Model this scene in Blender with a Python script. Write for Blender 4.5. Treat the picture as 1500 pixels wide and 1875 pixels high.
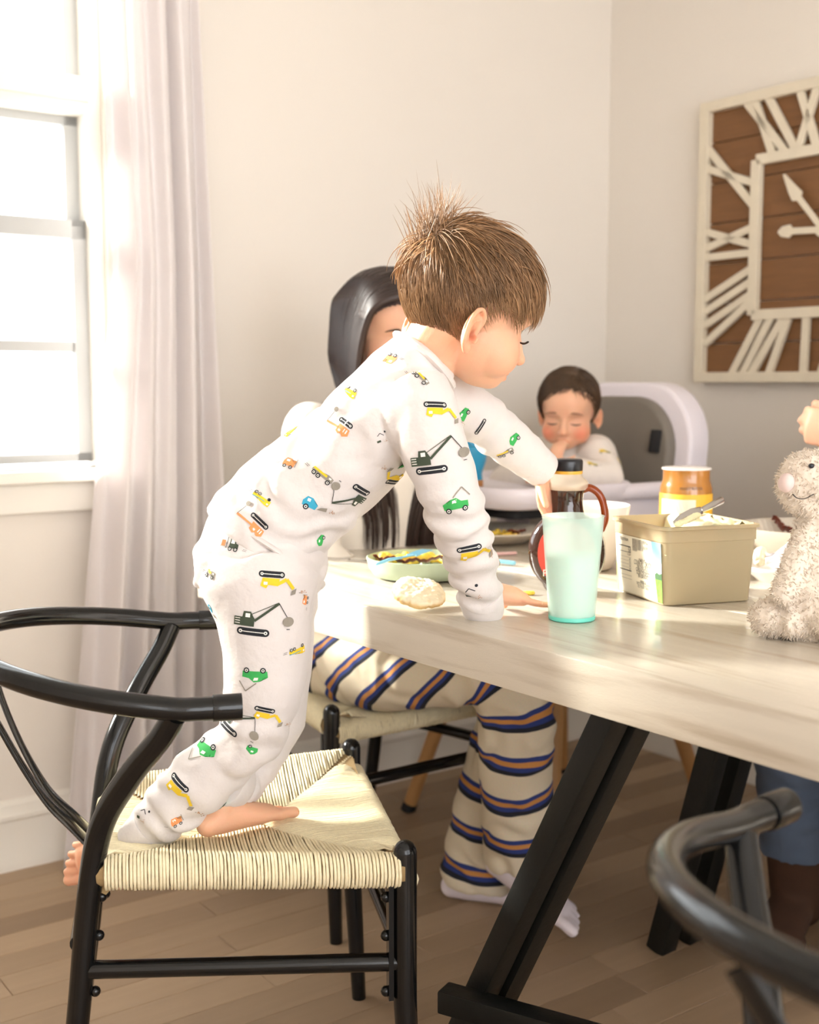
import bpy, bmesh, math, random
import numpy as np
from mathutils import Vector, Matrix, noise
from mathutils.bvhtree import BVHTree
from mathutils.geometry import tessellate_polygon

for o in list(bpy.data.objects):
    bpy.data.objects.remove(o)
random.seed(7)
rng = np.random.default_rng(11)
SC = bpy.context.scene
COL = SC.collection
PI = math.pi

# ------------------------------------------------------------------ camera
FPX = 2230.0            # focal length in pixels of a 1500 x 1875 frame
CAM_Z = 1.10
PITCH = math.atan((937.5 - 700.0) / FPX)
cam_d = bpy.data.cameras.new('camera')
cam_d.sensor_fit = 'HORIZONTAL'
cam_d.sensor_width = 36.0
cam_d.lens = FPX / 1500.0 * 36.0
cam_d.clip_start = 0.05
cam_d.dof.use_dof = True
cam_d.dof.focus_distance = 1.74
cam_d.dof.aperture_fstop = 4.6
cam = bpy.data.objects.new('camera', cam_d)
COL.objects.link(cam)
cam.location = (0, 0, CAM_Z)
cam.rotation_euler = (PI / 2 - PITCH, 0, 0)
SC.camera = cam

# ------------------------------------------------------------------ light
SC.view_settings.view_transform = 'Standard'
SC.view_settings.look = 'None'
SC.view_settings.gamma = 1.0
SC.view_settings.use_curve_mapping = False
SC.view_settings.exposure = 1.36
SKY_STRENGTH = 2.6
SUN_STRENGTH = 10.0
SUN_DIR = Vector((1.0, -0.34, -0.46)).normalized()     # the way the light travels

w = bpy.data.worlds.new('bright_overcast_sky')
SC.world = w
w.use_nodes = True
bg = w.node_tree.nodes['Background']
bg.inputs[0].default_value = (0.96, 0.975, 1.0, 1)
bg.inputs[1].default_value = SKY_STRENGTH

sun_d = bpy.data.lights.new('sun', 'SUN')
sun_d.energy = SUN_STRENGTH
sun_d.angle = math.radians(9.0)
sun_d.color = (1.0, 0.95, 0.88)
sun = bpy.data.objects.new('sun', sun_d)
COL.objects.link(sun)
sun.rotation_euler = SUN_DIR.to_track_quat('-Z', 'Y').to_euler()
sun.location = (-4, 4, 4)

# ------------------------------------------------------------------ places
CP, SP = math.cos(PITCH), math.sin(PITCH)
def ray(px, py):
    u = (px - 750.0) / FPX; v = (py - 937.5) / FPX
    return Vector((u, CP - v * SP, -SP - v * CP))
def at(px, py, Y):
    d = ray(px, py); k = Y / d.y
    return Vector((d.x * k, Y, CAM_Z + d.z * k))
def onz(px, py, z):
    d = ray(px, py); k = (z - CAM_Z) / d.z
    return Vector((d.x * k, d.y * k, z))
ROT = math.radians(35.8)
A = Vector((math.cos(ROT), math.sin(ROT), 0))          # along the window wall, to the right and away
B = Vector((math.sin(ROT), -math.cos(ROT), 0))         # along the clock wall, to the right and nearer
_p = onz(0, 1594, 0)
_d = ray(1105, 900)
# corner of the room: the point of the window wall that stands at pixel column 1105
_k = (_p.y * _d.x - _p.x * _d.y) / (A.x * _d.y - A.y * _d.x)
CORNER = _p + A * _k
def R(a, b, z):
    return CORNER + A * a + B * b + Vector((0, 0, z))
def room_ab(p):
    q = Vector((p.x, p.y, 0)) - CORNER
    return q.dot(A), q.dot(B)
def on_back(px, py):                                    # (a, z) of a pixel on the window wall
    d = ray(px, py); k = CORNER.dot(B) / Vector((d.x, d.y, 0)).dot(B)
    q = d * k; a, b = room_ab(q)
    return a, CAM_Z + d.z * k
def on_right(px, py, off=0.0):                          # (b, z) of a pixel on the clock wall
    d = ray(px, py); k = (CORNER.dot(A) - off) / Vector((d.x, d.y, 0)).dot(A)
    q = d * k; a, b = room_ab(q)
    return b, CAM_Z + d.z * k
ROOM_M = Matrix.Translation(CORNER) @ Matrix.Rotation(ROT, 4, 'Z')   # local x = A, local y = -B

# ------------------------------------------------------------------ mesh tools
class MB:
    def __init__(s):
        s.v = []; s.f = []; s.m = []
    def add(s, vs, fs, mi=0):
        o = len(s.v)
        s.v.extend([tuple(p) for p in vs])
        for f in fs:
            s.f.append(tuple(i + o for i in f)); s.m.append(mi)
        return s
    def box(s, x0, x1, y0, y1, z0, z1, M=None, mi=0):
        p = [Vector((x, y, z)) for z in (z0, z1) for y in (y0, y1) for x in (x0, x1)]
        if M is not None: p = [M @ q for q in p]
        s.add(p, [(0, 2, 3, 1), (4, 5, 7, 6), (0, 1, 5, 4), (2, 6, 7, 3), (0, 4, 6, 2), (1, 3, 7, 5)], mi)
        return s
    def bar(s, p0, p1, w, h, up=(0, 0, 1), mi=0):       # a square bar between two points
        p0 = Vector(p0); p1 = Vector(p1); d = (p1 - p0)
        L = d.length; x = d / L; u = Vector(up); y = u.cross(x)
        if y.length < 1e-5: y = Vector((0, 1, 0)).cross(x)
        y.normalize(); z = x.cross(y)
        M = Matrix(((x.x, y.x, z.x, p0.x), (x.y, y.y, z.y, p0.y), (x.z, y.z, z.z, p0.z), (0, 0, 0, 1)))
        return s.box(0, L, -w / 2, w / 2, -h / 2, h / 2, M, mi)
    def tube(s, pts, rad, n=12, ref=None, ry=None, caps=True, mi=0, rnd=False, closed=False):
        pts = [Vector(p) for p in pts]; k = len(pts)
        if not hasattr(rad, '__len__'): rad = [rad] * k
        if ry is None: ry = rad
        elif not hasattr(ry, '__len__'): ry = [ry] * k
        rad = list(rad); ry = list(ry)
        if rnd:                                          # rounded ends
            a = pts[0] - pts[1]; a.normalize(); b = pts[-1] - pts[-2]; b.normalize()
            h0 = min(rad[0], ry[0]); h1 = min(rad[-1], ry[-1])
            pre = [(pts[0] + a * h0 * math.sin(t), math.cos(t)) for t in (1.45, 1.15, .8, .4)]
            post = [(pts[-1] + b * h1 * math.sin(t), math.cos(t)) for t in (.4, .8, 1.15, 1.45)]
            r0, q0, r1, q1 = rad[0], ry[0], rad[-1], ry[-1]
            pts = [p for p, _ in pre] + pts + [p for p, _ in post]
            rad = [r0 * c for _, c in pre] + rad + [r1 * c for _, c in post]
            ry = [q0 * c for _, c in pre] + ry + [q1 * c for _, c in post]
            k = len(pts)
        T = []
        for i in range(k):
            if closed: t = pts[(i + 1) % k] - pts[i - 1]
            else: t = pts[min(i + 1, k - 1)] - pts[max(i - 1, 0)]
            T.append(t.normalized() if t.length > 1e-9 else Vector((0, 0, 1)))
        if ref is not None: N = Vector(ref) - T[0] * T[0].dot(Vector(ref))
        else:
            N = Vector((0, 0, 1)) - T[0] * T[0].z
            if N.length < .2: N = Vector((1, 0, 0)) - T[0] * T[0].x
        N.normalize(); vs = []
        for i in range(k):
            if ref is not None:
                N2 = Vector(ref) - T[i] * T[i].dot(Vector(ref))
                N = N2.normalized() if N2.length > .05 else (N - T[i] * N.dot(T[i])).normalized()
            else:
                N = (N - T[i] * N.dot(T[i])).normalized()
            Bn = T[i].cross(N)
            for j in range(n):
                t = 2 * PI * j / n
                vs.append(pts[i] + N * (rad[i] * math.cos(t)) + Bn * (ry[i] * math.sin(t)))
        fs = []
        for i in range(k if closed else k - 1):
            for j in range(n):
                a0 = i * n + j; b0 = i * n + (j + 1) % n
                i2 = (i + 1) % k
                fs.append((a0, b0, i2 * n + (j + 1) % n, i2 * n + j))
        if caps and not closed:
            fs.append(tuple(range(n - 1, -1, -1))); fs.append(tuple(range((k - 1) * n, k * n)))
        return s.add(vs, fs, mi)
    def lathe(s, prof, c=(0, 0, 0), n=32, M=None, mi=0, sx=1.0, sy=1.0):
        vs = []; fs = []; k = len(prof)
        for r, z in prof:
            for j in range(n):
                t = 2 * PI * j / n
                p = Vector((r * math.cos(t) * sx, r * math.sin(t) * sy, z))
                p = (M @ p) if M is not None else p
                vs.append(p + Vector(c))
        for i in range(k - 1):
            for j in range(n):
                fs.append((i * n + j, i * n + (j + 1) % n, (i + 1) * n + (j + 1) % n, (i + 1) * n + j))
        if prof[0][0] > 1e-6: fs.append(tuple(range(n - 1, -1, -1)))
        if prof[-1][0] > 1e-6: fs.append(tuple(range((k - 1) * n, k * n)))
        return s.add(vs, fs, mi)
    def ball(s, c, r, M=None, nu=20, nv=12, mi=0):
        if not hasattr(r, '__len__'): r = (r, r, r)
        vs = []; fs = []
        for i in range(nv + 1):
            t = PI * i / nv
            st, ct = max(math.sin(t), 1e-3), math.cos(t)
            for j in range(nu):
                ph = 2 * PI * j / nu
                p = Vector((c[0] + r[0] * st * math.cos(ph), c[1] + r[1] * st * math.sin(ph), c[2] + r[2] * ct))
                vs.append(M @ p if M is not None else p)
        for i in range(nv):
            for j in range(nu):
                fs.append((i * nu + j, (i + 1) * nu + j, (i + 1) * nu + (j + 1) % nu, i * nu + (j + 1) % nu))
        fs.append(tuple(range(nu))); fs.append(tuple(range((nv + 1) * nu - 1, nv * nu - 1, -1)))
        return s.add(vs, fs, mi)
    def build(s, name, mats, parent=None, smooth=True, local=False, sharp=None, bevel=0, bseg=2):
        me = bpy.data.meshes.new(name)
        me.from_pydata(s.v, [], s.f)
        if not isinstance(mats, (list, tuple)): mats = [mats]
        for m in mats: me.materials.append(m)
        if len(mats) > 1: me.polygons.foreach_set('material_index', s.m)
        if bevel:
            bm = bmesh.new(); bm.from_mesh(me)
            es = [e for e in bm.edges if len(e.link_faces) == 2 and e.calc_face_angle(0) > .6]
            bmesh.ops.bevel(bm, geom=es, offset=bevel, segments=bseg, affect='EDGES', profile=.6)
            bm.to_mesh(me); bm.free()
        if smooth:
            me.polygons.foreach_set('use_smooth', [True] * len(me.polygons))
            me.set_sharp_from_angle(angle=math.radians(sharp or 40))
        me.update()
        return link(name, me, parent, local)

def link(name, me, parent=None, local=False):
    o = bpy.data.objects.new(name, me)
    COL.objects.link(o)
    if parent is not None:
        o.parent = parent
        if not local:
            o.matrix_parent_inverse = parent_world(parent).inverted()
    return o
def parent_world(o):
    m = Matrix.LocRotScale(o.location, o.rotation_euler, o.scale)
    if o.parent is not None:
        m = parent_world(o.parent) @ o.matrix_parent_inverse @ m
    return m
def tag(o, label, cat, group=None, kind=None):
    o['label'] = label; o['category'] = cat
    if group: o['group'] = group
    if kind: o['kind'] = kind
    return o
def thing(name, label, cat, loc=(0, 0, 0), rotz=0.0, group=None):
    o = bpy.data.objects.new(name, None)
    o.empty_display_size = .05
    COL.objects.link(o)
    o.location = loc; o.rotation_euler = (0, 0, rotz)
    return tag(o, label, cat, group)
def struct(name, o):
    o.name = name; o['kind'] = 'structure'; return o
def children(o): return [c for c in bpy.data.objects if c.parent == o]
def copy_tree(o, parent=None):
    c = o.copy(); COL.objects.link(c)
    if parent is not None: c.parent = parent
    for ch in children(o): copy_tree(ch, c)
    return c
def spline(pts, n=8):                                    # Catmull-Rom through points of any dimension
    P = np.array([list(p) for p in pts], float)
    P = np.vstack([2 * P[0] - P[1], P, 2 * P[-1] - P[-2]])
    out = []
    for i in range(1, len(P) - 2):
        for k in range(n):
            t = k / n
            out.append(.5 * ((2 * P[i]) + (-P[i - 1] + P[i + 1]) * t + (2 * P[i - 1] - 5 * P[i] + 4 * P[i + 1] - P[i + 2]) * t * t
                             + (-P[i - 1] + 3 * P[i] - 3 * P[i + 1] + P[i + 2]) * t ** 3))
    out.append(P[-2])
    return np.array(out)

# ------------------------------------------------------------------ materials
def srgb(r, g, b):
    f = lambda c: (c / 255 / 12.92) if c / 255 <= .04045 else ((c / 255 + .055) / 1.055) ** 2.4
    return (f(r), f(g), f(b), 1)
def pmat(name, col, rough=.5, var=.06, scale=12, bump=0., bscale=60, metal=0., sss=0., spec=.5, coat=0., stretch=None,
         trans=0., sheen=0., alpha=1., emit=None, sssr=(.012, .005, .003), attr=None, detail=4, rot=0., bdist=.002):
    m = bpy.data.materials.new(name); m.use_nodes = True
    nt = m.node_tree; N = nt.nodes; L = nt.links
    b = N['Principled BSDF']
    if not isinstance(col, tuple) or len(col) == 3: col = srgb(*col)
    tc = N.new('ShaderNodeTexCoord'); mp = N.new('ShaderNodeMapping')
    mp.inputs['Rotation'].default_value = (0, 0, rot)
    if stretch: mp.inputs['Scale'].default_value = stretch
    L.new(tc.outputs['Object'], mp.inputs['Vector'])
    if rot:                                              # rotate first, then stretch
        mp.inputs['Scale'].default_value = (1, 1, 1)
        mp2 = N.new('ShaderNodeMapping'); mp2.inputs['Scale'].default_value = stretch or (1, 1, 1)
        L.new(mp.outputs[0], mp2.inputs[0]); mp = mp2
    nz = N.new('ShaderNodeTexNoise'); nz.inputs['Scale'].default_value = scale; nz.inputs['Detail'].default_value = detail
    L.new(mp.outputs[0], nz.inputs['Vector'])
    mx = N.new('ShaderNodeMixRGB'); mx.blend_type = 'MIX'
    lo = [c * (1 - var) for c in col[:3]] + [1]; hi = [min(1, c * (1 + var)) for c in col[:3]] + [1]
    mx.inputs[1].default_value = lo; mx.inputs[2].default_value = hi
    L.new(nz.outputs['Fac'], mx.inputs[0])
    src = mx.outputs[0]
    if attr:                                             # the colour stored on the mesh, multiplied in
        at_ = N.new('ShaderNodeAttribute'); at_.attribute_name = attr
        mm = N.new('ShaderNodeMixRGB'); mm.blend_type = 'MULTIPLY'; mm.inputs[0].default_value = 1
        L.new(src, mm.inputs[1]); L.new(at_.outputs['Color'], mm.inputs[2]); src = mm.outputs[0]
    L.new(src, b.inputs['Base Color'])
    b.inputs['Roughness'].default_value = rough
    b.inputs['Metallic'].default_value = metal
    b.inputs['Specular IOR Level'].default_value = spec
    b.inputs['Coat Weight'].default_value = coat
    b.inputs['Transmission Weight'].default_value = trans
    b.inputs['Sheen Weight'].default_value = sheen
    b.inputs['Alpha'].default_value = alpha
    if sss:
        b.inputs['Subsurface Weight'].default_value = sss
        b.inputs['Subsurface Radius'].default_value = sssr
        b.inputs['Subsurface Scale'].default_value = 1.0
    if bump:
        n2 = N.new('ShaderNodeTexNoise'); n2.inputs['Scale'].default_value = bscale; n2.inputs['Detail'].default_value = 3
        L.new(mp.outputs[0], n2.inputs['Vector'])
        bp = N.new('ShaderNodeBump'); bp.inputs['Strength'].default_value = bump; bp.inputs['Distance'].default_value = bdist
        L.new(n2.outputs['Fac'], bp.inputs['Height']); L.new(bp.outputs[0], b.inputs['Normal'])
    m['src'] = src.node.name
    return m
def translucent(m, amount, col):                         # lets part of the light through a thin sheet
    nt = m.node_tree; N = nt.nodes; L = nt.links
    b = N['Principled BSDF']; out = N['Material Output']
    t = N.new('ShaderNodeBsdfTranslucent'); t.inputs[0].default_value = col
    mx = N.new('ShaderNodeMixShader'); mx.inputs[0].default_value = amount
    L.new(b.outputs[0], mx.inputs[1]); L.new(t.outputs[0], mx.inputs[2]); L.new(mx.outputs[0], out.inputs[0])
    return mx
def see_through(m, amount, col=(1, 1, 1, 1)):
    nt = m.node_tree; N = nt.nodes; L = nt.links
    out = N['Material Output']; cur = out.inputs[0].links[0].from_socket
    t = N.new('ShaderNodeBsdfTransparent'); t.inputs[0].default_value = col
    mx = N.new('ShaderNodeMixShader'); mx.inputs[0].default_value = amount
    L.new(cur, mx.inputs[1]); L.new(t.outputs[0], mx.inputs[2]); L.new(mx.outputs[0], out.inputs[0])
    return m

M = {}
M['wall'] = pmat('wall_paint', (232, 224, 214), .9, .012, 3, .12, 260)
M['ceiling'] = pmat('ceiling_paint', (238, 234, 226), .9, .01, 4, .1, 200)
M['trim'] = pmat('white_trim_paint', (236, 230, 220), .45, .01, 6, .05, 90)
M['black_metal'] = pmat('black_lacquered_metal', (14, 15, 16), .15, .15, 30, .04, 400, spec=.42)
M['black_matte'] = pmat('black_painted_wood', (17, 18, 17), .45, .2, 25, .15, 120, spec=.3)
M['cord'] = pmat('paper_cord', (240, 226, 190), .75, .16, 160, .5, 900, stretch=(1, 1, 1))
M['glass_pane'] = None
# ================================================================== the room
def plank_wood(name):
    m = pmat(name, (176, 152, 126), .42, .10, 3.0, .12, 90, stretch=(1.2, 18, 18), spec=.4, detail=6)
    nt = m.node_tree; N = nt.nodes; L = nt.links
    oi = N.new('ShaderNodeObjectInfo')
    cr = N.new('ShaderNodeValToRGB')
    cr.color_ramp.elements[0].color = (.56, .50, .45, 1); cr.color_ramp.elements[1].color = (1.04, 1.02, .98, 1)
    L.new(oi.outputs['Random'], cr.inputs[0])
    mm = N.new('ShaderNodeMixRGB'); mm.blend_type = 'MULTIPLY'; mm.inputs[0].default_value = .85
    L.new(N[m['src']].outputs[0], mm.inputs[1]); L.new(cr.outputs[0], mm.inputs[2])
    L.new(mm.outputs[0], N['Principled BSDF'].inputs['Base Color'])
    # each board takes its own stretch of grain
    mp = [n for n in N if n.type == 'MAPPING'][0]
    vm = N.new('ShaderNodeVectorMath'); vm.operation = 'MULTIPLY'
    vm.inputs[1].default_value = (37, 11, 5)
    L.new(oi.outputs['Random'], vm.inputs[0]); L.new(vm.outputs[0], mp.inputs['Location'])
    return m
M['plank'] = plank_wood('oak_floor_board')
M['floor_gap'] = pmat('dark_board_joint', (70, 54, 40), .8, .1)
AX0, BX1 = -4.4, 4.7                                     # how far the room runs from its corner
fl = MB()
fl.box(AX0, .1, -BX1, .1, -.05, -.0125, ROOM_M, 1)
fl.box(AX0, .1, -BX1, -2.41, -.0125, 0, ROOM_M, 0)
fl.box(AX0, -3.3, -2.41, .1, -.0125, 0, ROOM_M, 0)
floor = struct('floor', fl.build('floor', [M['plank'], M['floor_gap']], smooth=False))
PW = .0832
plank_me = {}
for Lk in (5, 7, 9, 12):
    b_ = MB().box(0, Lk / 10 - .0014, -PW / 2 + .0006, PW / 2 - .0006, -.012, 0)
    me = bpy.data.meshes.new('floor_board'); me.from_pydata(b_.v, [], b_.f); me.materials.append(M['plank'])
    bm = bmesh.new(); bm.from_mesh(me)
    bmesh.ops.bevel(bm, geom=[e for e in bm.edges if all(v.co.z > -.001 for v in e.verts)], offset=.0009, segments=1, affect='EDGES')
    bm.to_mesh(me); bm.free(); plank_me[Lk] = me
rr = random.Random(3)
for i in range(29):
    x = 0.0; first = True
    while x > -3.3:
        Lk = rr.choice((5, 7, 7, 9, 9, 12)); Lm = Lk / 10
        if first: Lm *= rr.uniform(.35, 1.0); first = False
        Lm = min(Lm, x + 3.3 + .001)
        o = bpy.data.objects.new('floor_board', plank_me[Lk]); COL.objects.link(o)
        p = ROOM_M @ Vector((x - Lm, -PW * (i + .5), 0))
        o.location = p; o.rotation_euler = (0, 0, ROT); o.scale = (Lm / (Lk / 10), 1, 1)
        o.parent = floor
        x -= Lm

# walls; the window opening is cut by building the wall round it
WA0, WA1 = -2.90, on_back(168, 500)[0] + .03             # opening along the wall
WZ0, WZ1 = .885, 2.36
wl = MB()
wl.box(AX0 - .2, WA0, 0, .2, 0, 2.52, ROOM_M)
wl.box(WA1, .2, 0, .2, 0, 2.52, ROOM_M)
wl.box(WA0, WA1, 0, .2, 0, WZ0, ROOM_M)
wl.box(WA0, WA1, 0, .2, WZ1, 2.52, ROOM_M)
struct('wall_back', wl.build('wall_back', M['wall'], smooth=False))
struct('wall_right', MB().box(0, .2, -BX1, 0, 0, 2.52, ROOM_M).build('wall_right', M['wall'], smooth=False))
struct('wall_left', MB().box(AX0 - .2, AX0, -BX1, 0, 0, 2.52, ROOM_M).build('wall_left', M['wall'], smooth=False))  # out of view, added solid to block the sun from this side
fw_ = MB().box(AX0 - .2, .2, -BX1 - .2, -BX1, 0, .45, ROOM_M)      # unseen wall behind the camera; its wide opening is shaped for the fill light
fw_.box(AX0 - .2, .2, -BX1 - .2, -BX1, 2.4, 2.52, ROOM_M).box(AX0 - .2, AX0 + .1, -BX1 - .2, -BX1, .45, 2.4, ROOM_M).box(-.8, .2, -BX1 - .2, -BX1, .45, 2.4, ROOM_M)
struct('wall_front', fw_.build('wall_front', M['wall'], smooth=False))
struct('ceiling', MB().box(AX0 - .2, .2, -BX1, .2, 2.52, 2.62, ROOM_M).build('ceiling', M['ceiling'], smooth=False))

def baseboard(name, x0, x1, along):
    prof = [(0, 0), (.021, 0), (.021, .018), (.015, .032), (.015, .112), (.018, .118), (.018, .126), (.012, .136), (.010, .150), (.004, .158), (0, .160)]
    b_ = MB(); vs = []
    for x in (x0, x1):
        for d, z in prof:
            vs.append(ROOM_M @ (Vector((x, -d, z)) if along == 'A' else Vector((-d, -x, z))))
    n = len(prof)
    fs = [(i, i + 1, n + i + 1, n + i) for i in range(n - 1)] + [tuple(range(n)), tuple(range(2 * n - 1, n - 1, -1))]
    b_.add(vs, fs)
    return struct(name, b_.build(name, M['trim'], sharp=25))
baseboard('baseboard_back', AX0, 0, 'A')
baseboard('baseboard_right', 0, BX1, 'B')

# window: two tall units side by side, sashes below, a transom light above
def glass_mat():
    m = bpy.data.materials.new('window_glass'); m.use_nodes = True
    N = m.node_tree.nodes; L = m.node_tree.links
    N.remove(N['Principled BSDF'])
    g = N.new('ShaderNodeBsdfGlossy'); g.inputs['Roughness'].default_value = .02
    t = N.new('ShaderNodeBsdfTransparent'); t.inputs[0].default_value = (.97, .985, .98, 1)
    mx = N.new('ShaderNodeMixShader'); mx.inputs[0].default_value = .06
    L.new(t.outputs[0], mx.inputs[1]); L.new(g.outputs[0], mx.inputs[2]); L.new(mx.outputs[0], N['Material Output'].inputs[0])
    return m
M['glass_pane'] = glass_mat()
M['sash'] = pmat('pale_grey_sash_paint', (176, 176, 174), .5, .01, 6)
zs = lambda y: on_back(40, y)[1]
Z_SILL = zs(851); Z_MEET0 = zs(427); Z_MEET1 = zs(392); Z_BAR0 = zs(190); Z_BAR1 = zs(126)
unit_w = WA1 - WA0
for k in (0,):
    a1 = WA1 - k * (unit_w + .09); a0 = a1 - unit_w
    win = bpy.data.objects.new('window_%d' % (k + 1), None); COL.objects.link(win)
    win.location = R((a0 + a1) / 2, 0, WZ0); win['kind'] = 'structure'
    fr = MB()
    fr.box(a0, a0 + .03, .0, .14, WZ0, WZ1, ROOM_M); fr.box(a1 - .03, a1, .0, .14, WZ0, WZ1, ROOM_M)
    fr.box(a0, a1, 0, .14, WZ1 - .03, WZ1, ROOM_M); fr.box(a0, a1, 0, .14, WZ0, Z_SILL - .012, ROOM_M)
    fr.build('window_frame', M['trim'], win, smooth=False)
    MB().box(a0 + .03, a1 - .03, -.004, .14, Z_BAR0, Z_BAR1, ROOM_M).box(a0 + .03, a1 - .03, -.012, .0, Z_BAR0 + .022, Z_BAR1, ROOM_M).build('transom_bar', M['trim'], win, smooth=False)
    def sash(name, z0, z1, y0, rail_b, rail_t, rows, cols):
        s_ = MB()
        s_.box(a0 + .03, a1 - .03, y0, y0 + .03, z0, z0 + rail_b, ROOM_M)
        s_.box(a0 + .03, a1 - .03, y0, y0 + .03, z1 - rail_t, z1, ROOM_M)
        s_.box(a0 + .03, a0 + .062, y0, y0 + .03, z0, z1, ROOM_M)
        s_.box(a1 - .062, a1 - .03, y0, y0 + .03, z0, z1, ROOM_M)
        so = s_.build(name, M['sash'], win, smooth=False)
        X0, X1 = a0 + .062, a1 - .062; Z0, Z1 = z0 + rail_b, z1 - rail_t
        for c in range(1, cols):
            x = X1 - (X1 - X0) * c / cols
            MB().box(x - .012, x + .012, y0 + .008, y0 + .024, Z0, Z1, ROOM_M).build('muntin', M['sash'], so, smooth=False)
        for r_ in range(1, rows):
            z = Z0 + (Z1 - Z0) * r_ / rows
            MB().box(X0, X1, y0 + .008, y0 + .024, z - .012, z + .012, ROOM_M).build('muntin', M['sash'], so, smooth=False)
        for c in range(cols):
            for r_ in range(rows):
                x0 = X0 + (X1 - X0) * c / cols; x1 = X0 + (X1 - X0) * (c + 1) / cols
                z0_ = Z0 + (Z1 - Z0) * r_ / rows; z1_ = Z0 + (Z1 - Z0) * (r_ + 1) / rows
                MB().box(x0, x1, y0 + .014, y0 + .018, z0_, z1_, ROOM_M).build('pane', M['glass_pane'], so, smooth=False)
    sash('lower_sash', Z_SILL, Z_MEET1, .03, .02, Z_MEET1 - Z_MEET0, 2, 5)
    sash('upper_sash', Z_MEET0, Z_BAR0, .065, Z_MEET1 - Z_MEET0, .02, 1, 1)
    sash('transom_sash', Z_BAR1, WZ1 - .03, .05, .015, .03, 1, 1)
trim = MB()
trim.box(WA1, WA1 + .075, -.02, 0, WZ0 - .02, WZ1 + .08, ROOM_M)
trim.box(WA0 - .075, WA0, -.02, 0, WZ0 - .02, WZ1 + .08, ROOM_M)
trim.box(WA0 - .075, WA1 + .075, -.022, 0, WZ1, WZ1 + .08, ROOM_M)
struct('trim_1', trim.build('trim_1', M['trim'], smooth=False, bevel=.003))
sill = MB().box(WA0 - .1, WA1 + .1, -.05, .05, Z_SILL - .04, Z_SILL - .012, ROOM_M)
sill.box(WA0 - .08, WA1 + .08, -.02, 0, zs(940), Z_SILL - .04, ROOM_M)
struct('trim_2', sill.build('trim_2', M['trim'], smooth=False, bevel=.004))

# curtain ----------------------------------------------------------
M['curtain'] = pmat('white_curtain_linen', (246, 240, 239), .9, .015, 40, .1, 500)
translucent(M['curtain'], .35, (.97, .93, .92, 1))
def curtain(name, aL, aR, label):
    nx, nz = 150, 60
    vs = []; fs = []
    for j in range(nz + 1):
        t = j / nz; z = 2.46 * (1 - t) + .012
        L_ = aL(t); R_ = aR(t)
        for i in range(nx + 1):
            s_ = i / nx
            u = s_ + .018 * math.sin(s_ * 17 + 1.3) + .012 * t * math.sin(5 * s_ + 3 * t)
            amp = .011 + .013 * t
            d = amp * (math.sin(u * 2 * PI * 5.2 + .7 * math.sin(2.2 * t)) + .45 * math.sin(u * 2 * PI * 9.1 + 1.1 + 1.5 * t) * (1 - .4 * t))
            d += .012 * math.sin(u * 23 + 4 * t)
            p = Vector((L_ + (R_ - L_) * s_, -.095 - d, z))
            vs.append(ROOM_M @ p)
    for j in range(nz):
        for i in range(nx):
            a0 = j * (nx + 1) + i
            fs.append((a0, a0 + 1, a0 + nx + 2, a0 + nx + 1))
    t_ = thing(name, label, 'curtain', R(aL(1), .095, 0))
    o = MB().add(vs, fs).build('curtain_panel', M['curtain'], t_, sharp=180)
    so = o.modifiers.new('thickness', 'SOLIDIFY'); so.thickness = .0012
    n = 7
    for i in range(n):
        a = aL(0) + (aR(0) - aL(0)) * (i + .5) / n
        MB().tube([ROOM_M @ Vector((a, -.095 + .024 * math.cos(q), 2.475 + .024 * math.sin(q))) for q in np.linspace(0, 2 * PI, 20)[:-1]], .0022, 6, closed=True).build('curtain_ring', M['black_metal'], t_)
    return t_
def wall_a(px, py, b=.095):
    d = ray(px, py); k = (CORNER.dot(B) + b) / Vector((d.x, d.y, 0)).dot(B)
    return room_ab(d * k)[0]
cl0, cl1 = wall_a(165, 100), wall_a(112, 1500)
cr0, cr1 = wall_a(352, 100), wall_a(405, 1100)
curtain('curtain', lambda t: cl0 + .03 * min(1, t * 2) + (cl1 - cl0 - .03) * max(0, (t - .45) / .55), lambda t: cr0 + (cr1 - cr0) * min(1, 1.5 * t),
        'white floor-length curtain hanging in soft folds beside the window')
rod = thing('curtain_rod', 'black curtain rod on the wall above the window', 'curtain rod', R(-2.2, .095, 2.475))
MB().tube([R(-3.2, .095, 2.475), R(-1.1, .095, 2.475)], .011, 14).build('rod', M['black_metal'], rod)
for a in (-3.2, -1.1): MB().ball(R(a, .095, 2.475), .02).build('finial', M['black_metal'], rod)
for a in (-3.05, -1.2): MB().tube([R(a, 0, 2.475), R(a, .095, 2.475)], .007, 8).build('bracket', M['black_metal'], rod)

# wall clock -------------------------------------------------------
M['clock_wood'] = pmat('stained_clock_board', (124, 84, 48), .6, .22, 4, .2, 60, stretch=(2, 2, 26), detail=6)
M['clock_white'] = pmat('chipped_white_paint', (226, 214, 192), .6, .07, 30, .3, 160)
cb0, cz1 = on_right(1284, 190, .036); _, cz0 = on_right(1280, 700, .036)
CS = cz1 - cz0
CW = 2 * (on_right(1511, 424, .036)[0] - cb0)
clock = thing('wall_clock', 'square wooden wall clock with white openwork roman numerals', 'clock', R(0, cb0 + CW / 2, cz0))
def cq(u, v, d):                                         # clock plane: u to the right, v up, d off the wall
    return R(-d, cb0 + u * CW, cz0 + v * CS)
def cpx(x, y):                                           # pixel of the enlarged crop to clock coordinates
    b_, z = on_right(1250 + .32 * x, 120 + .32 * y, .036)
    return (b_ - cb0) / CW, (z - cz0) / CS
nb = 7
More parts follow.
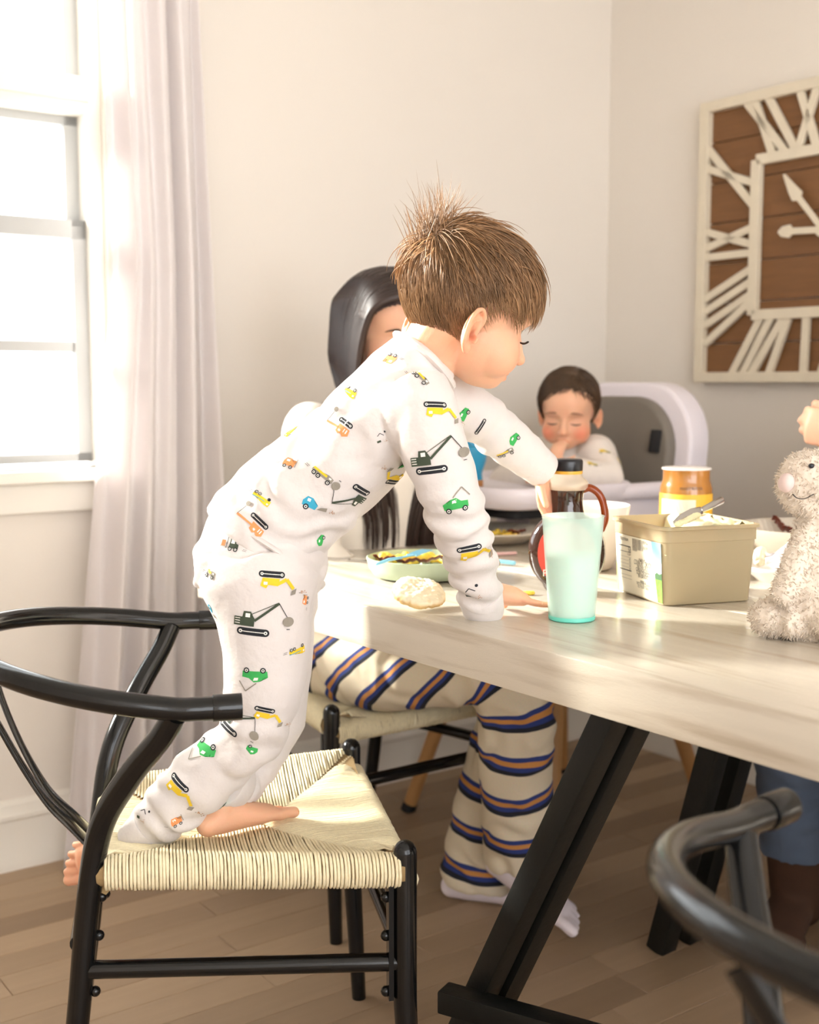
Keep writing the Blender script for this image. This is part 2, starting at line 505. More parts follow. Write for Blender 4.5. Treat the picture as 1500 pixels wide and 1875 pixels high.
for i in range(nb):
    v0 = i / nb; v1 = (i + 1) / nb - .004
    b_ = MB()
    c_ = [cq(.01, max(v0, .01), .006), cq(.99, max(v0, .01), .006), cq(.99, min(v1, .99), .006), cq(.01, min(v1, .99), .006)]
    c2 = [p - A * .014 for p in c_]
    b_.add(c_ + c2, [(0, 1, 2, 3), (7, 6, 5, 4), (0, 4, 5, 1), (1, 5, 6, 2), (2, 6, 7, 3), (3, 7, 4, 0)])
    b_.build('backing_board', M['clock_wood'], clock, smooth=False)
def cbar(name, p, q, wd, d0=.024, d1=.036, m='clock_white'):
    b_ = MB(); P = Vector((p[0], p[1])); Q = Vector((q[0], q[1])); n = (Q - P).normalized(); n = Vector((-n.y, n.x)) * wd / 2
    cs = [P + n, P - n, Q - n, Q + n]
    v0 = [cq(c.x, c.y, d0) for c in cs]; v1 = [cq(c.x, c.y, d1) for c in cs]
    b_.add(v0 + v1, [(0, 1, 2, 3), (7, 6, 5, 4), (0, 4, 5, 1), (1, 5, 6, 2), (2, 6, 7, 3), (3, 7, 4, 0)])
    return b_.build(name, M[m], clock, smooth=False, bevel=.0015)
fw = .036
for p, q in (((0, .018), (1, .018)), ((0, .982), (1, .982)), ((.018, .03), (.018, .97)), ((.982, .03), (.982, .97))):
    cbar('outer_frame', p, q, fw, .004, .04)
i0 = cpx(412, 900)[0]; i1 = 1 - i0
for p, q in (((i0, i0), (i1, i0)), ((i0, i1), (i1, i1)), ((i0, i0), (i0, i1)), ((i1, i0), (i1, i1))):
    cbar('inner_frame', p, q, .036, .022, .04)
num = [((350, 195), (590, 500)), ((405, 185), (510, 510)), ((480, 170), (648, 490)),
       ((130, 465), (395, 795)), ((130, 588), (395, 668)),
       ((120, 950), (390, 1022)), ((120, 1052), (390, 928)), ((120, 1100), (390, 1070)),
       ((120, 1340), (390, 1160)), ((120, 1412), (390, 1232)), ((120, 1490), (390, 1305)), ((120, 1595), (390, 1345)),
       ((268, 1780), (440, 1445)), ((330, 1780), (498, 1445)), ((378, 1780), (570, 1445)), ((482, 1780), (598, 1445))]
for p, q in num: cbar('numeral_stroke', cpx(*p), cpx(*q), .026)
for p, q in (((.385, .98), (.46, i1)), ((.455, .98), (.385, i1)), ((.52, .98), (.515, i1)), ((.58, .98), (.575, i1)),      # XII
             ((.68, .98), (.63, i1)), ((.97, .80), (i1, .69)), ((.97, .70), (i1, .62)),                                         # I, II
             ((.97, .55), (i1, .54)), ((.97, .5), (i1, .5)), ((.97, .45), (i1, .46)),                                          # III
             ((.97, .33), (i1, .38)), ((.97, .26), (i1, .33)), ((.97, .19), (i1, .31)),                                        # IIII
             ((.77, .03), (.68, i0)), ((.69, .03), (.66, i0)),                                                                # V
             ((.435, .03), (.44, i0)), ((.50, .03), (.56, i0)), ((.62, .03), (.575, i0))):                                    # VI
    cbar('numeral_stroke', p, q, .026)
cc = (.5, .5)
def chand(name, tip, bulb, wd):
    T = Vector(cpx(*tip)); Bq = Vector(cpx(*bulb)); C_ = Vector(cc)
    o = cbar(name, C_, Bq, wd, .044, .047)
    d = (T - C_).normalized(); n = Vector((-d.y, d.x))
    pts = [Bq - d * .03, Bq - d * .012 + n * .022, Bq + d * .016 + n * .017, T + n * .003, T - n * .003, Bq + d * .016 - n * .017, Bq - d * .012 - n * .022]
    v0 = [cq(p.x, p.y, .043) for p in pts]; v1 = [cq(p.x, p.y, .048) for p in pts]; k = len(pts)
    MB().add(v0 + v1, [tuple(range(k)), tuple(range(2 * k - 1, k - 1, -1))] + [(i, k + i, k + (i + 1) % k, (i + 1) % k) for i in range(k)]).build('spade_tip', M['clock_white'], o, smooth=False)
chand('minute_hand', (595, 625), (660, 735), .02)
chand('hour_hand', (562, 955), (608, 951), .022)
MB().tube([cq(.5, .5, .03), cq(.5, .5, .052)], .018, 20).build('hub', M['clock_white'], clock)
# ================================================================== table
TZ = .755
TT = .066
def wash_wood(name, col):
    m = pmat(name, col, .22, .09, 2.2, .25, 50, stretch=(34, 2.2, 30), rot=-ROT, spec=.5, detail=7, coat=.25)
    nt = m.node_tree; N = nt.nodes; L = nt.links
    mp = [n for n in N if n.type == 'MAPPING'][-1]
    nz = N.new('ShaderNodeTexNoise'); nz.inputs['Scale'].default_value = 1.1; nz.inputs['Detail'].default_value = 5
    L.new(mp.outputs[0], nz.inputs['Vector'])
    cr = N.new('ShaderNodeValToRGB'); cr.color_ramp.elements[0].position = .30; cr.color_ramp.elements[1].position = .46
    cr.color_ramp.elements[0].color = (.72, .66, .60, 1); cr.color_ramp.elements[1].color = (1, 1, 1, 1)
    L.new(nz.outputs['Fac'], cr.inputs[0])
    mm = N.new('ShaderNodeMixRGB'); mm.blend_type = 'MULTIPLY'; mm.inputs[0].default_value = .8
    L.new(N[m['src']].outputs[0], mm.inputs[1]); L.new(cr.outputs[0], mm.inputs[2])
    L.new(mm.outputs[0], N['Principled BSDF'].inputs['Base Color'])
    return m
M['table_wood'] = wash_wood('whitewashed_table_wood', (206, 196, 180))
E0 = onz(570, 1084, TZ); E1 = onz(1500, 1318, TZ)
TD = (E1 - E0).normalized()                              # along the near long edge, towards the right
TN = Vector((-TD.y, TD.x, 0))                            # across the table, away from the chairs
END = E0 - TD * .405                                     # far left corner, behind the boy
TL, TW = 2.06, 1.0
table = thing('dining_table', 'long whitewashed wooden dining table with black trestle legs', 'table', END + TD * TL / 2 + TN * TW / 2 - Vector((0, 0, TZ)))
TM = Matrix(((TD.x, TN.x, 0, END.x), (TD.y, TN.y, 0, END.y), (0, 0, 1, 0), (0, 0, 0, 1)))
_s = (onz(706, 1003.5, TZ) - END).dot(TN); bw = [_s, .33, TW - _s - .33]; y = 0
for w_ in bw:
    MB().box(0, TL, y + (.0008 if y else 0), y + w_ - .0008, TZ - TT, TZ, TM).build('top_board', M['table_wood'], table, smooth=True, bevel=.003)
    y += w_
L1t = onz(1067, 1311, TZ - TT)
def leg_bar(top, bot, w_=.05, name='leg'):
    return MB().bar(top, bot, w_, w_, up=TN).build(name, M['black_matte'], table, smooth=True, bevel=.003)
lt = END + TD * (L1t - END).dot(TD) + TN * .045; lt.z = TZ - TT
def px_on(px, py, p0, d):                                # point of the vertical plane through p0 along d, at a pixel
    r_ = ray(px, py); n = Vector((-d.y, d.x, 0)); k = (p0 - Vector((0, 0, CAM_Z))).dot(n) / r_.dot(n)
    q = r_ * k; q.z += CAM_Z; return q
lm = px_on(868, 1845, lt, TD)
ldir = (lm - lt) / (lm.z - lt.z)
lb = lt + ldir * (0 - lt.z)
leg_bar(lt + ldir * .012, lb, .036)
leg_bar(lt + TN * .045 + TD * .006 + ldir * .012, lb + TN * .045 + TD * .006, .036)
f2 = onz(1210, 1738, 0)
for off in (0, .078):
    p = f2 + A * off
    t_ = p + TD * .185; t_.z = TZ - TT
    leg_bar(t_, p, .042)
c0 = at(811, 1826, 1.70); cdir = Vector((.868, -.496, 0))
MB().bar(c0, c0 + cdir * .62, .036, .034).build('stretcher', M['black_matte'], table, smooth=True, bevel=.003)
far = Vector((lt.x, lt.y, 0)) - lb
for q0 in (END + TD * (TL - .35) + TN * .09, END + TD * (TL - .35) + TN * (TW - .12)):
    q0 = Vector((q0.x, q0.y, 0))
    leg_bar(q0 + Vector((0, 0, TZ - TT)), q0 + TD * .25, .052)
MB().bar(lt + TN * .2 + TD * .01 - Vector((0, 0, .03)), f2 + TD * .18 + Vector((0, 0, TZ - TT - .03)), .05, .05).build('top_rail', M['black_matte'], table, smooth=True, bevel=.003)

# ================================================================== wishbone chairs (local: x forward, y to its left)
FW, BWD, SD = .243, .168, .41
cord_mb = None
def seat_cords():
    s_ = MB()
    zs_, zf = .437, .418                                 # side rails stand a little higher than front and back
    rs, rf = .0205, .017
    P = {'FR': Vector((0, -FW, 0)), 'FL': Vector((0, FW, 0)), 'BL': Vector((-SD, BWD, 0)), 'BR': Vector((-SD, -BWD, 0))}
    cen0 = Vector((-.17, 0, 0)); cen1 = Vector((-.26, 0, 0))
    step = .0049
    rc = .0024
    def zsurf(p):                                        # sagging surface between the rails
        fx = min(1, max(0, -p.x / SD)); half = FW + (BWD - FW) * fx
        q = min(1, abs(p.y) / half)
        return zf + rf * .7 + (zs_ + rs - zf - rf * .7) * q ** 2.2 - .006 * (1 - q) * (1 - abs(2 * fx - 1))
    rails = [('FR', 'BR', zs_, rs, 'side'), ('FL', 'BL', zs_, rs, 'side'), ('FR', 'FL', zf, rf, 'front'), ('BR', 'BL', zf, rf, 'front')]
    for a_, b_, zc, r_, kind in rails:
        p0, p1 = P[a_], P[b_]; d = p1 - p0; L_ = d.length; d.normalize()
        inw = Vector((-d.y, d.x, 0))
        if inw.dot(Vector((-SD / 2, 0, 0)) - p0) < 0: inw = -inw
        n = int((L_ - .014) / step)
        for i in range(n):
            q = p0 + d * (.008 + step * i + step / 2) + d * rng.normal(0, .0003)
            t = (i + .5) / n
            # how far the cord runs in before it dives under at the diagonal seam
            if kind == 'side':
                depth = (FW * .98) * (1 - abs((t - .52) / .52) ** 1.15) if t < .52 else (FW * .93) * (1 - ((t - .52) / .48) ** 1.15)
                dirn = Vector((0, -1 if q.y > 0 else 1, 0))
                depth = min(depth, abs(q.y) - .004)
            else:
                depth = (.175 if a_ == 'FR' else .155) * (1 - abs(2 * t - 1) ** 1.1)
                dirn = Vector((-1 if a_ == 'FR' else 1, 0, 0))
            depth = max(depth, .006)
            pts = []
            for ang in (-100, -70, -35, 0, 35, 62):
                an = math.radians(ang)
                pts.append(q - dirn * ((r_ + rc) * math.cos(an)) + Vector((0, 0, zc + (r_ + rc) * math.sin(an))))
            m_ = max(2, int(depth / .035) + 2)
            for k in range(m_):
                e = q + dirn * (depth * k / (m_ - 1))
                z = max(zsurf(e), zf + rf * .5) + rc
                if k == 0: z = zc + r_ + rc
                if k == m_ - 1: z -= .004
                pts.append(Vector((e.x, e.y, z)))
            s_.tube(pts, [rc * (1 + .12 * rng.normal()) * 1.0 for _ in pts], 5, caps=False)
    # dark under-layer, coloured as the shade between the cords
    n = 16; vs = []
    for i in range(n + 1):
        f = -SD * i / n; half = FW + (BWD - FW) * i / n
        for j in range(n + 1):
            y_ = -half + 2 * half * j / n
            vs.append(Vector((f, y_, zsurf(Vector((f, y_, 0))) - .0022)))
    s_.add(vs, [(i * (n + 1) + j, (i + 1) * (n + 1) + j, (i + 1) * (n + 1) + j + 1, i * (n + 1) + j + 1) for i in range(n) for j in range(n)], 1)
    return s_
def build_chair(name, label, loc, rotz):
    t = thing(name, label, 'chair', loc, rotz, 'black metal armchairs with woven cord seats')
    bm_, cm = M['black_metal'], M['cord']
    for s_ in (-1, 1):
        MB().tube([(.012, s_ * FW, 0), (0, s_ * FW, .25), (0, s_ * FW, .462)], [.0125, .0165, .0165], 18, rnd=True).build('front_leg', bm_, t, local=True)
    for s_ in (-1, 1):
        pts = spline([(-.475, s_ * .150, 0), (-.445, s_ * .160, .22), (-.425, s_ * .168, .40), (-.405, s_ * .182, .505), (-.365, s_ * .222, .585), (-.325, s_ * .265, .645), (-.305, s_ * .286, .682)], 6)
        MB().tube([Vector(p) for p in pts], np.linspace(.0155, .0185, len(pts)) * np.where(np.arange(len(pts)) > len(pts) * .6, 1 - .012 * (np.arange(len(pts)) - len(pts) * .6), 1), 18).build('back_leg', bm_, t, local=True)
    rail = [(-.250, .292, .690), (-.28, .293, .690), (-.31, .290, .691)]
    for k in range(1, 12):
        th = PI * k / 12
        rail.append((-.31 - .285 * math.sin(th) ** .95, .290 * math.cos(th), .691 + .045 * math.sin(th)))
    rail += [(x, -y_, z) for x, y_, z in rail[:3][::-1]]
    MB().tube([Vector(p) for p in spline(rail, 6)], .0152, 20).build('arm_rail', bm_, t, local=True)
    for s_ in (-1, 1):
        MB().tube([(-.258, s_ * .292, .690), (-.221, s_ * .292, .690)], .0172, 22).build('rail_end_cap', bm_, t, local=True, bevel=.001)
    # flat Y-shaped splat
    for s_ in (-1, 1):
        pts = spline([(-.425, s_ * .022, .415), (-.455, s_ * .021, .45), (-.488, s_ * .020, .488), (-.518, s_ * .026, .54), (-.545, s_ * .038, .60), (-.565, s_ * .060, .655), (-.578, s_ * .100, .712)], 6)
        wd = [.016, .015, .014] + [.013] * 40
        MB().tube([Vector(p) for p in pts], np.interp(np.arange(len(pts)), [0, 12, 20, 40], [.024, .020, .013, .012]), 12, ref=(0, 1, 0), ry=.0042).build('splat', bm_, t, local=True)
    so = seat_cord_mesh()
    o = link('woven_seat', so, t, True); o['kind'] = 'stuff'
    for (p, q, r_) in (((0, -FW, .437), (-SD, -BWD, .437), .0195), ((0, FW, .437), (-SD, BWD, .437), .0195), ((0, -FW, .418), (0, FW, .418), .0165), ((-SD, -BWD, .418), (-SD, BWD, .418), .0165)):
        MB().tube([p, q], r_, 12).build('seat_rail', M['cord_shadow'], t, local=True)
    for (p, q) in (((0, -FW, .305), (-.437, -.163, .297)), ((0, FW, .305), (-.437, .163, .297)), ((0, -FW, .31), (0, FW, .31)), ((-.44, -.163, .335), (-.44, .163, .335))):
        MB().tube([p, q], .0125, 14).build('stretcher', bm_, t, local=True)
    for s_ in (-1, 1):                                   # steel brackets with bolt heads at the leg joints
        for xl, top, sg in ((0, .44, -1), (-.432, .43, 1)):
            yw = FW if xl == 0 else BWD - .004
            b_ = MB()
            x1 = xl + sg * .021
            b_.bar((x1, s_ * yw, top), (x1 - (.018 if xl else 0), s_ * (yw - (.006 if xl else 0)), .255), .02, .007, up=(1, 0, 0))
            for z in (.40, .345, .265):
                b_.ball((x1 + sg * .006 - (.43 - z) * (.09 if xl else 0), s_ * yw, z), .0075, nu=10, nv=6)
            b_.build('bracket', bm_, t, local=True)
    return t
M['cord_shadow'] = pmat('shaded_paper_cord', (150, 124, 84), .9, .1)  # cord tone darkened to paint the shade inside the weave
_cm = [None]
def seat_cord_mesh():
    if _cm[0] is None:
        s_ = seat_cords(); me = bpy.data.meshes.new('woven_seat'); me.from_pydata(s_.v, [], s_.f)
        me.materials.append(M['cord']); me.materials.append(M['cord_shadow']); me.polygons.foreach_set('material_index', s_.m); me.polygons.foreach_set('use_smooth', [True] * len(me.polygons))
        _cm[0] = me
    return _cm[0]
fn = onz(742, 1556, .465); ff = onz(643, 1366, .465)
mid = (fn + ff) / 2; wd = (ff - fn).normalized()
CH1_ROT = math.atan2(-wd.x, wd.y)
mid.z = 0
chair1 = build_chair('armchair', 'black armchair with cord seat that the boy stands on', mid, CH1_ROT)
n2 = onz(607, 1302, .465); n2.z = 0
chair2 = copy_tree(chair1); chair2.location = n2 + A * FW; chair2.rotation_euler = (0, 0, math.atan2(B.y, B.x))
chair2['label'] = 'black armchair with cord seat under the woman in striped trousers'
chair3 = copy_tree(chair1)
CH3_ROT = math.radians(40)
arm3 = onz(1432, 1478, .69); g3 = Vector((math.cos(CH3_ROT), math.sin(CH3_ROT), 0)); l3 = Vector((-g3.y, g3.x, 0))
p3 = arm3 - l3 * .292 + g3 * .23; p3.z = 0
chair3.location = p3; chair3.rotation_euler = (0, 0, CH3_ROT)
chair3['label'] = 'blurred black metal armchair closest to the camera, cut by the right edge'
# ================================================================== people: tools
M['skin'] = pmat('fair_skin', (228, 176, 144), .48, .04, 30, .12, 420, sss=.35, attr='tint', spec=.35)
M['skin_tan'] = pmat('tanned_skin', (222, 172, 144), .48, .05, 30, .12, 420, sss=.3, attr='tint', spec=.35)
M['lash'] = pmat('dark_lashes', (44, 32, 26), .7, .1)

def fuse(mb, voxel):
    me = bpy.data.meshes.new('tmp'); me.from_pydata(mb.v, [], mb.f)
    o = bpy.data.objects.new('tmp', me); COL.objects.link(o)
    md = o.modifiers.new('r', 'REMESH'); md.mode = 'VOXEL'; md.voxel_size = voxel; md.adaptivity = 0
    bpy.context.view_layer.update()
    dg = bpy.context.evaluated_depsgraph_get()
    out = bpy.data.meshes.new_from_object(o.evaluated_get(dg))
    bpy.data.objects.remove(o); bpy.data.meshes.remove(me)
    return out
def get_co(me):
    a = np.empty(len(me.vertices) * 3); me.vertices.foreach_get('co', a); return a.reshape(-1, 3)
def set_co(me, c): me.vertices.foreach_set('co', c.ravel()); me.update()
def get_no(me):
    a = np.empty(len(me.vertices) * 3); me.vertices.foreach_get('normal', a); return a.reshape(-1, 3)
def smooth(me, it=3, lam=.5, mask=None):
    e = np.empty(len(me.edges) * 2, dtype=np.int64); me.edges.foreach_get('vertices', e); e = e.reshape(-1, 2)
    c = get_co(me); n = len(c)
    deg = np.bincount(e.ravel(), minlength=n).astype(float)[:, None]
    for _ in range(it):
        s_ = np.zeros_like(c)
        for k in range(3):
            s_[:, k] = np.bincount(e[:, 0], weights=c[e[:, 1], k], minlength=n) + np.bincount(e[:, 1], weights=c[e[:, 0], k], minlength=n)
        d = (s_ / np.maximum(deg, 1) - c) * lam
        if mask is not None: d *= mask[:, None]
        c = c + d
    set_co(me, c)
def smooth_val(me, v, it=20):
    e = np.empty(len(me.edges) * 2, dtype=np.int64); me.edges.foreach_get('vertices', e); e = e.reshape(-1, 2); n = len(v)
    deg = np.maximum(np.bincount(e.ravel(), minlength=n), 1)
    for _ in range(it):
        v = .3 * v + .7 * (np.bincount(e[:, 0], weights=v[e[:, 1]], minlength=n) + np.bincount(e[:, 1], weights=v[e[:, 0]], minlength=n)) / deg
    return v
def finish(name, me, mats, parent):
    if not isinstance(mats, (list, tuple)): mats = [mats]
    me.name = name; me.materials.clear()
    for m in mats: me.materials.append(m)
    me.polygons.foreach_set('use_smooth', [True] * len(me.polygons)); me.update()
    return link(name, me, parent)
def vnoise(c, f, seed=0.0):
    return np.array([noise.noise((p[0] * f + seed, p[1] * f - seed, p[2] * f + 2 * seed)) for p in c])
def axis_param(c, pts):                                  # arc length along a polyline, and distance from it
    P = np.array([list(p) for p in pts]); best = np.full(len(c), 1e9); s_ = np.zeros(len(c)); acc = 0
    for i in range(len(P) - 1):
        d = P[i + 1] - P[i]; L_ = np.linalg.norm(d)
        t = np.clip(((c - P[i]) @ d) / L_ ** 2, 0, 1)
        q = np.linalg.norm(c - (P[i] + t[:, None] * d), axis=1)
        m_ = q < best; best[m_] = q[m_]; s_[m_] = acc + t[m_] * L_; acc += L_
    return s_, best
def folds(me, pts, reach, spacing, amp, s0, s1, seed=0., skew=.9):
    c = get_co(me); n = get_no(me); s_, d = axis_param(c, pts)
    w_ = np.clip((reach - d) / (reach * .25), 0, 1) * np.clip((s_ - s0) / .03, 0, 1) * np.clip((s1 - s_) / .03, 0, 1)
    idx = np.where(w_ > 0)[0]
    nz = vnoise(c[idx], 9, seed); nz2 = vnoise(c[idx], 26, seed + 3)
    ph = s_[idx] / spacing * 2 * PI + nz * 6 * skew + nz2 * 1.2
    r_ = np.sin(ph); r_ = np.sign(r_) * np.abs(r_) ** .8
    mod = .55 + .9 * vnoise(c[idx], 14, seed + 7)
    c[idx] += n[idx] * (amp * w_[idx] * r_ * np.clip(mod, .1, 1.2))[:, None]
    set_co(me, c)
def crumple(me, amp, f, seed=0.):
    c = get_co(me); n = get_no(me)
    c += n * (amp * (vnoise(c, f, seed) + .5 * vnoise(c, f * 2.3, seed + 5)))[:, None]
    set_co(me, c)
def frame(o, fwd, up):                                   # right-handed: x right, y forward, z up
    y = Vector(fwd).normalized(); x = y.cross(Vector(up)).normalized(); z = x.cross(y)
    return Matrix(((x.x, y.x, z.x, o[0]), (x.y, y.y, z.y, o[1]), (x.z, y.z, z.z, o[2]), (0, 0, 0, 1)))
def xf(Mx, pts): return [Mx @ Vector(p) for p in pts]

def head_shape(mb, Mh, ears=(1, -1), adult=False, ez=-.026, ey=-.020, eo=.42, es=1.0, lip=0.):
    B_ = lambda c, r: mb.ball(c, r, Mh, 28, 18)
    B_((0, -.012, .025), (.072, .091, .076)); B_((0, .018, .028), (.064, .066, .062))
    B_((0, .022, -.030), (.058, .056, .055)); B_((0, .024, -.050), (.045, .048, .034))
    B_((0, .052, -.068), (.024, .022, .018)); B_((0, .036, -.066), (.034, .034, .022))
    ck = .6 if adult else 1
    for s_ in (-1, 1):
        B_((s_ * .032, .036, -.042), (.029 * (.7 + .3 * ck), .032, .032))
    B_((0, .048, -.058), (.032, .028, .022))
    nl = 1.35 if adult else 1
    mb.tube(xf(Mh, [(0, .072, .008), (0, .079 + .003 * nl, -.012), (0, .084 + .005 * nl, -.029)]), [.0065, .0072, .0092], 12, rnd=True)
    B_((0, .0865 + .005 * nl, -.032), (.0100, .0095, .0088))
    for s_ in (-1, 1): B_((s_ * .0095, .081, -.035), (.0062, .0065, .0058))
    B_((0, .0775 + lip, -.0565), (.0165, .0085, .0050)); B_((0, .0765 + lip, -.0645), (.0145, .0085, .0056))
    for s_ in ears:
        E = Mh @ Matrix.Translation((s_ * .0690, ey, ez)) @ Matrix.Scale(es, 4) @ Matrix.Rotation(s_ * eo, 4, 'Z') @ Matrix.Rotation(-.18, 4, 'X')
        mb.ball((0, -.003, .002), (.0046, .0145, .0255), E, 16, 12)
        rim = [(-.003, .010, -.004), (-.001, .0125, .009), (.005, .008, .022), (.0065, -.003, .0285), (.0075, -.0135, .024), (.008, -.019, .011), (.0075, -.018, -.004), (.006, -.0125, -.018), (.0035, -.004, -.0245), (.002, .004, -.021)]
        mb.tube(xf(E, spline([(s_ * x, y_, z) for x, y_, z in rim], 4)), .0038, 8, rnd=True)
        anti = [(.004, .001, .017), (.0045, -.008, .010), (.0045, -.010, -.004), (.0035, -.005, -.014)]
        mb.tube(xf(E, spline([(s_ * x, y_, z) for x, y_, z in anti], 4)), .0026, 8, rnd=True)
        mb.ball((s_ * .003, .0015, -.0215), (.0045, .0075, .0085), E, 12, 8)
        mb.ball((s_ * .004, .0105, -.006), (.003, .004, .006), E, 10, 8)
def head_sculpt(me, Mh, tint, lids=True, ez=-.026, ey=-.020):
    c = get_co(me); inv = np.array(Mh.inverted()); L_ = c @ inv[:3, :3].T + inv[:3, 3]
    inside = (np.abs(L_[:, 0]) < .0665) & (L_[:, 2] > -.12) & (L_[:, 2] < .03) & (L_[:, 1] > .0)
    mk = inside * (1 - .85 * np.exp(-(((L_ - np.array((0, .085, -.03))) / np.array((.016, .02, .014))) ** 2).sum(1))) * (1 - .7 * np.exp(-(((L_ - np.array((0, .08, -.06))) / np.array((.02, .02, .010))) ** 2).sum(1)))
    smooth(me, 14, .5, mk)
    c = get_co(me); inv = np.array(Mh.inverted()); L_ = c @ inv[:3, :3].T + inv[:3, 3]
    R3 = np.array(Mh.to_3x3())
    g = lambda p, s_: np.exp(-(((L_ - np.array(p)) / np.array(s_)) ** 2).sum(1))
    d = np.zeros_like(c)
    for s_ in (-1, 1):
        d[:, 1] -= .0085 * g((s_ * .029, .076, -.004), (.016, .03, .010))
        d[:, 1] += .0045 * g((s_ * .029, .072, -.008), (.011, .03, .0075))
        d[:, 1] += .0022 * g((s_ * .027, .078, .012), (.018, .03, .007))
        d[:, 0] -= s_ * .005 * g((s_ * .068, .045, .012), (.02, .02, .02))
        cv = np.array((s_ * .0775, .002, -.013))              # hollow of the ear
        d[:, 0] -= s_ * .010 * g((s_ * .074, ey + .0035, ez - .003), (.016, .0055, .0085))
    d[:, 1] -= .004 * g((0, .084, -.0605), (.014, .02, .0017))
    d[:, 1] -= .003 * g((0, .080, -.046), (.004, .02, .006))
    d[:, 1] -= .003 * g((0, .078, -.073), (.012, .02, .004))
    set_co(me, c + d @ R3.T)
    def mixc(w_, col): 
        nonlocal tint
        tint[:] = tint * (1 - w_[:, None]) + (tint * np.array(col)) * w_[:, None]
    for s_ in (-1, 1):
        mixc(.75 * g((s_ * .038, .062, -.040), (.020, .03, .018)), (1.0, .72, .68))
        mixc(np.clip(.8 * g((s_ * .079, ey - .004, ez + .004), (.016, .022, .032)), 0, 1), (1.02, .80, .72))
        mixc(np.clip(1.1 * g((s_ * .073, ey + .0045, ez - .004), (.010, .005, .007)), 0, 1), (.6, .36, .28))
    mixc(np.clip(1.2 * g((0, .082, -.0605), (.0155, .014, .0065)), 0, 1), (.95, .56, .52))
    mixc(.5 * g((0, .09, -.033), (.012, .02, .01)), (1.0, .80, .74))
def face_lines(Mh, parent, brow=True, browcol='lash', open_=0.):
    for s_ in (-1, 1):
        arc = [(s_ * (.029 + x), .0735 - 6.5 * x * x - .10 * abs(x) * (1 if x > 0 else .3), -.0135 - .002 + 14 * x * x * 1.0) for x in np.linspace(-.0125, .0125, 9)]
        MB().tube(xf(Mh, arc), [.0006, .001, .0013, .0015, .0016, .0016, .0015, .0013, .0008], 6, ref=Mh.to_3x3() @ Vector((0, 0, 1)), ry=[.0016] * 9).build('eyelashes', M['lash'], parent)
        if brow:
            arc = [(s_ * (.030 + x), .0800 - 5.5 * x * x - .14 * abs(x) * (1 if x > 0 else .2), .0155 - 10 * (x + .004) ** 2) for x in np.linspace(-.016, .018, 9)]
            MB().tube(xf(Mh, arc), [.0012, .002, .0023, .0024, .0023, .002, .0017, .0013, .0007], 6, ref=Mh.to_3x3() @ Vector((0, 0, 1)), ry=[.0016] * 9).build('eyebrow', M[browcol], parent)
def hand_shape(mb, Mx, L_, sx=1, curl=(.25, .3, .25), spread=.10, thumb=(.75, .6, -.15), thick=1., fingers=None, tcurl=.25, pt=1.):
    T3 = lambda pts: xf(Mx, pts)
    zax = Mx.to_3x3() @ Vector((1, 0, 0))
    mb.tube(T3([(0, -.12 * L_, 0), (0, .05 * L_, 0), (0, .2 * L_, 0), (0, .38 * L_, .01 * L_), (0, .52 * L_, 0)]),
            [.135 * L_, .15 * L_, .19 * L_, .215 * L_, .205 * L_], 20, ref=zax, ry=[q * L_ * pt for q in (.105, .10, .105, .095, .07)], rnd=True)
    xs = [.155, .052, -.052, -.15]; ys = [.50, .53, .505, .455]; ls = [.40, .45, .41, .32]; an = [1.3, .35, -.45, -1.4]
    for i in range(4):
        cu = fingers[i] if fingers else curl
        a = an[i] * spread * sx; p = Vector((sx * xs[i] * L_, ys[i] * L_, 0)); pts = [p - Vector((0, .06 * L_, 0)), p]; rr_ = [.056, .056]
        e = 0
        for k, fr_ in enumerate((.45, .31, .24)):
            e += cu[k]
            d = Vector((math.sin(a) * math.cos(e), math.cos(a) * math.cos(e), -math.sin(e)))
            h = p + d * (ls[i] * fr_ * L_ * .5); p = p + d * (ls[i] * fr_ * L_)
            pts += [h, p]; rr_ += [.053 - .004 * k, .052 - .005 * k]
        r_ = [q * L_ * thick * (1, 1.02, .97, .86)[i] for q in rr_]
        mb.tube(T3(pts), r_, 12, rnd=True)
    td = Vector((sx * thumb[0], thumb[1], thumb[2])).normalized(); td2 = (td + Vector((-sx * tcurl, tcurl * 1.4, -.05))).normalized()
    p = Vector((sx * .10 * L_, .08 * L_, -.02 * L_)); q = p + td * .24 * L_; r2 = q + (td + td2).normalized() * .17 * L_; s2 = r2 + td2 * .13 * L_
    mb.tube(T3([p, q, r2, s2]), [.088 * L_, .068 * L_ * thick, .060 * L_ * thick, .050 * L_ * thick], 12, rnd=True)
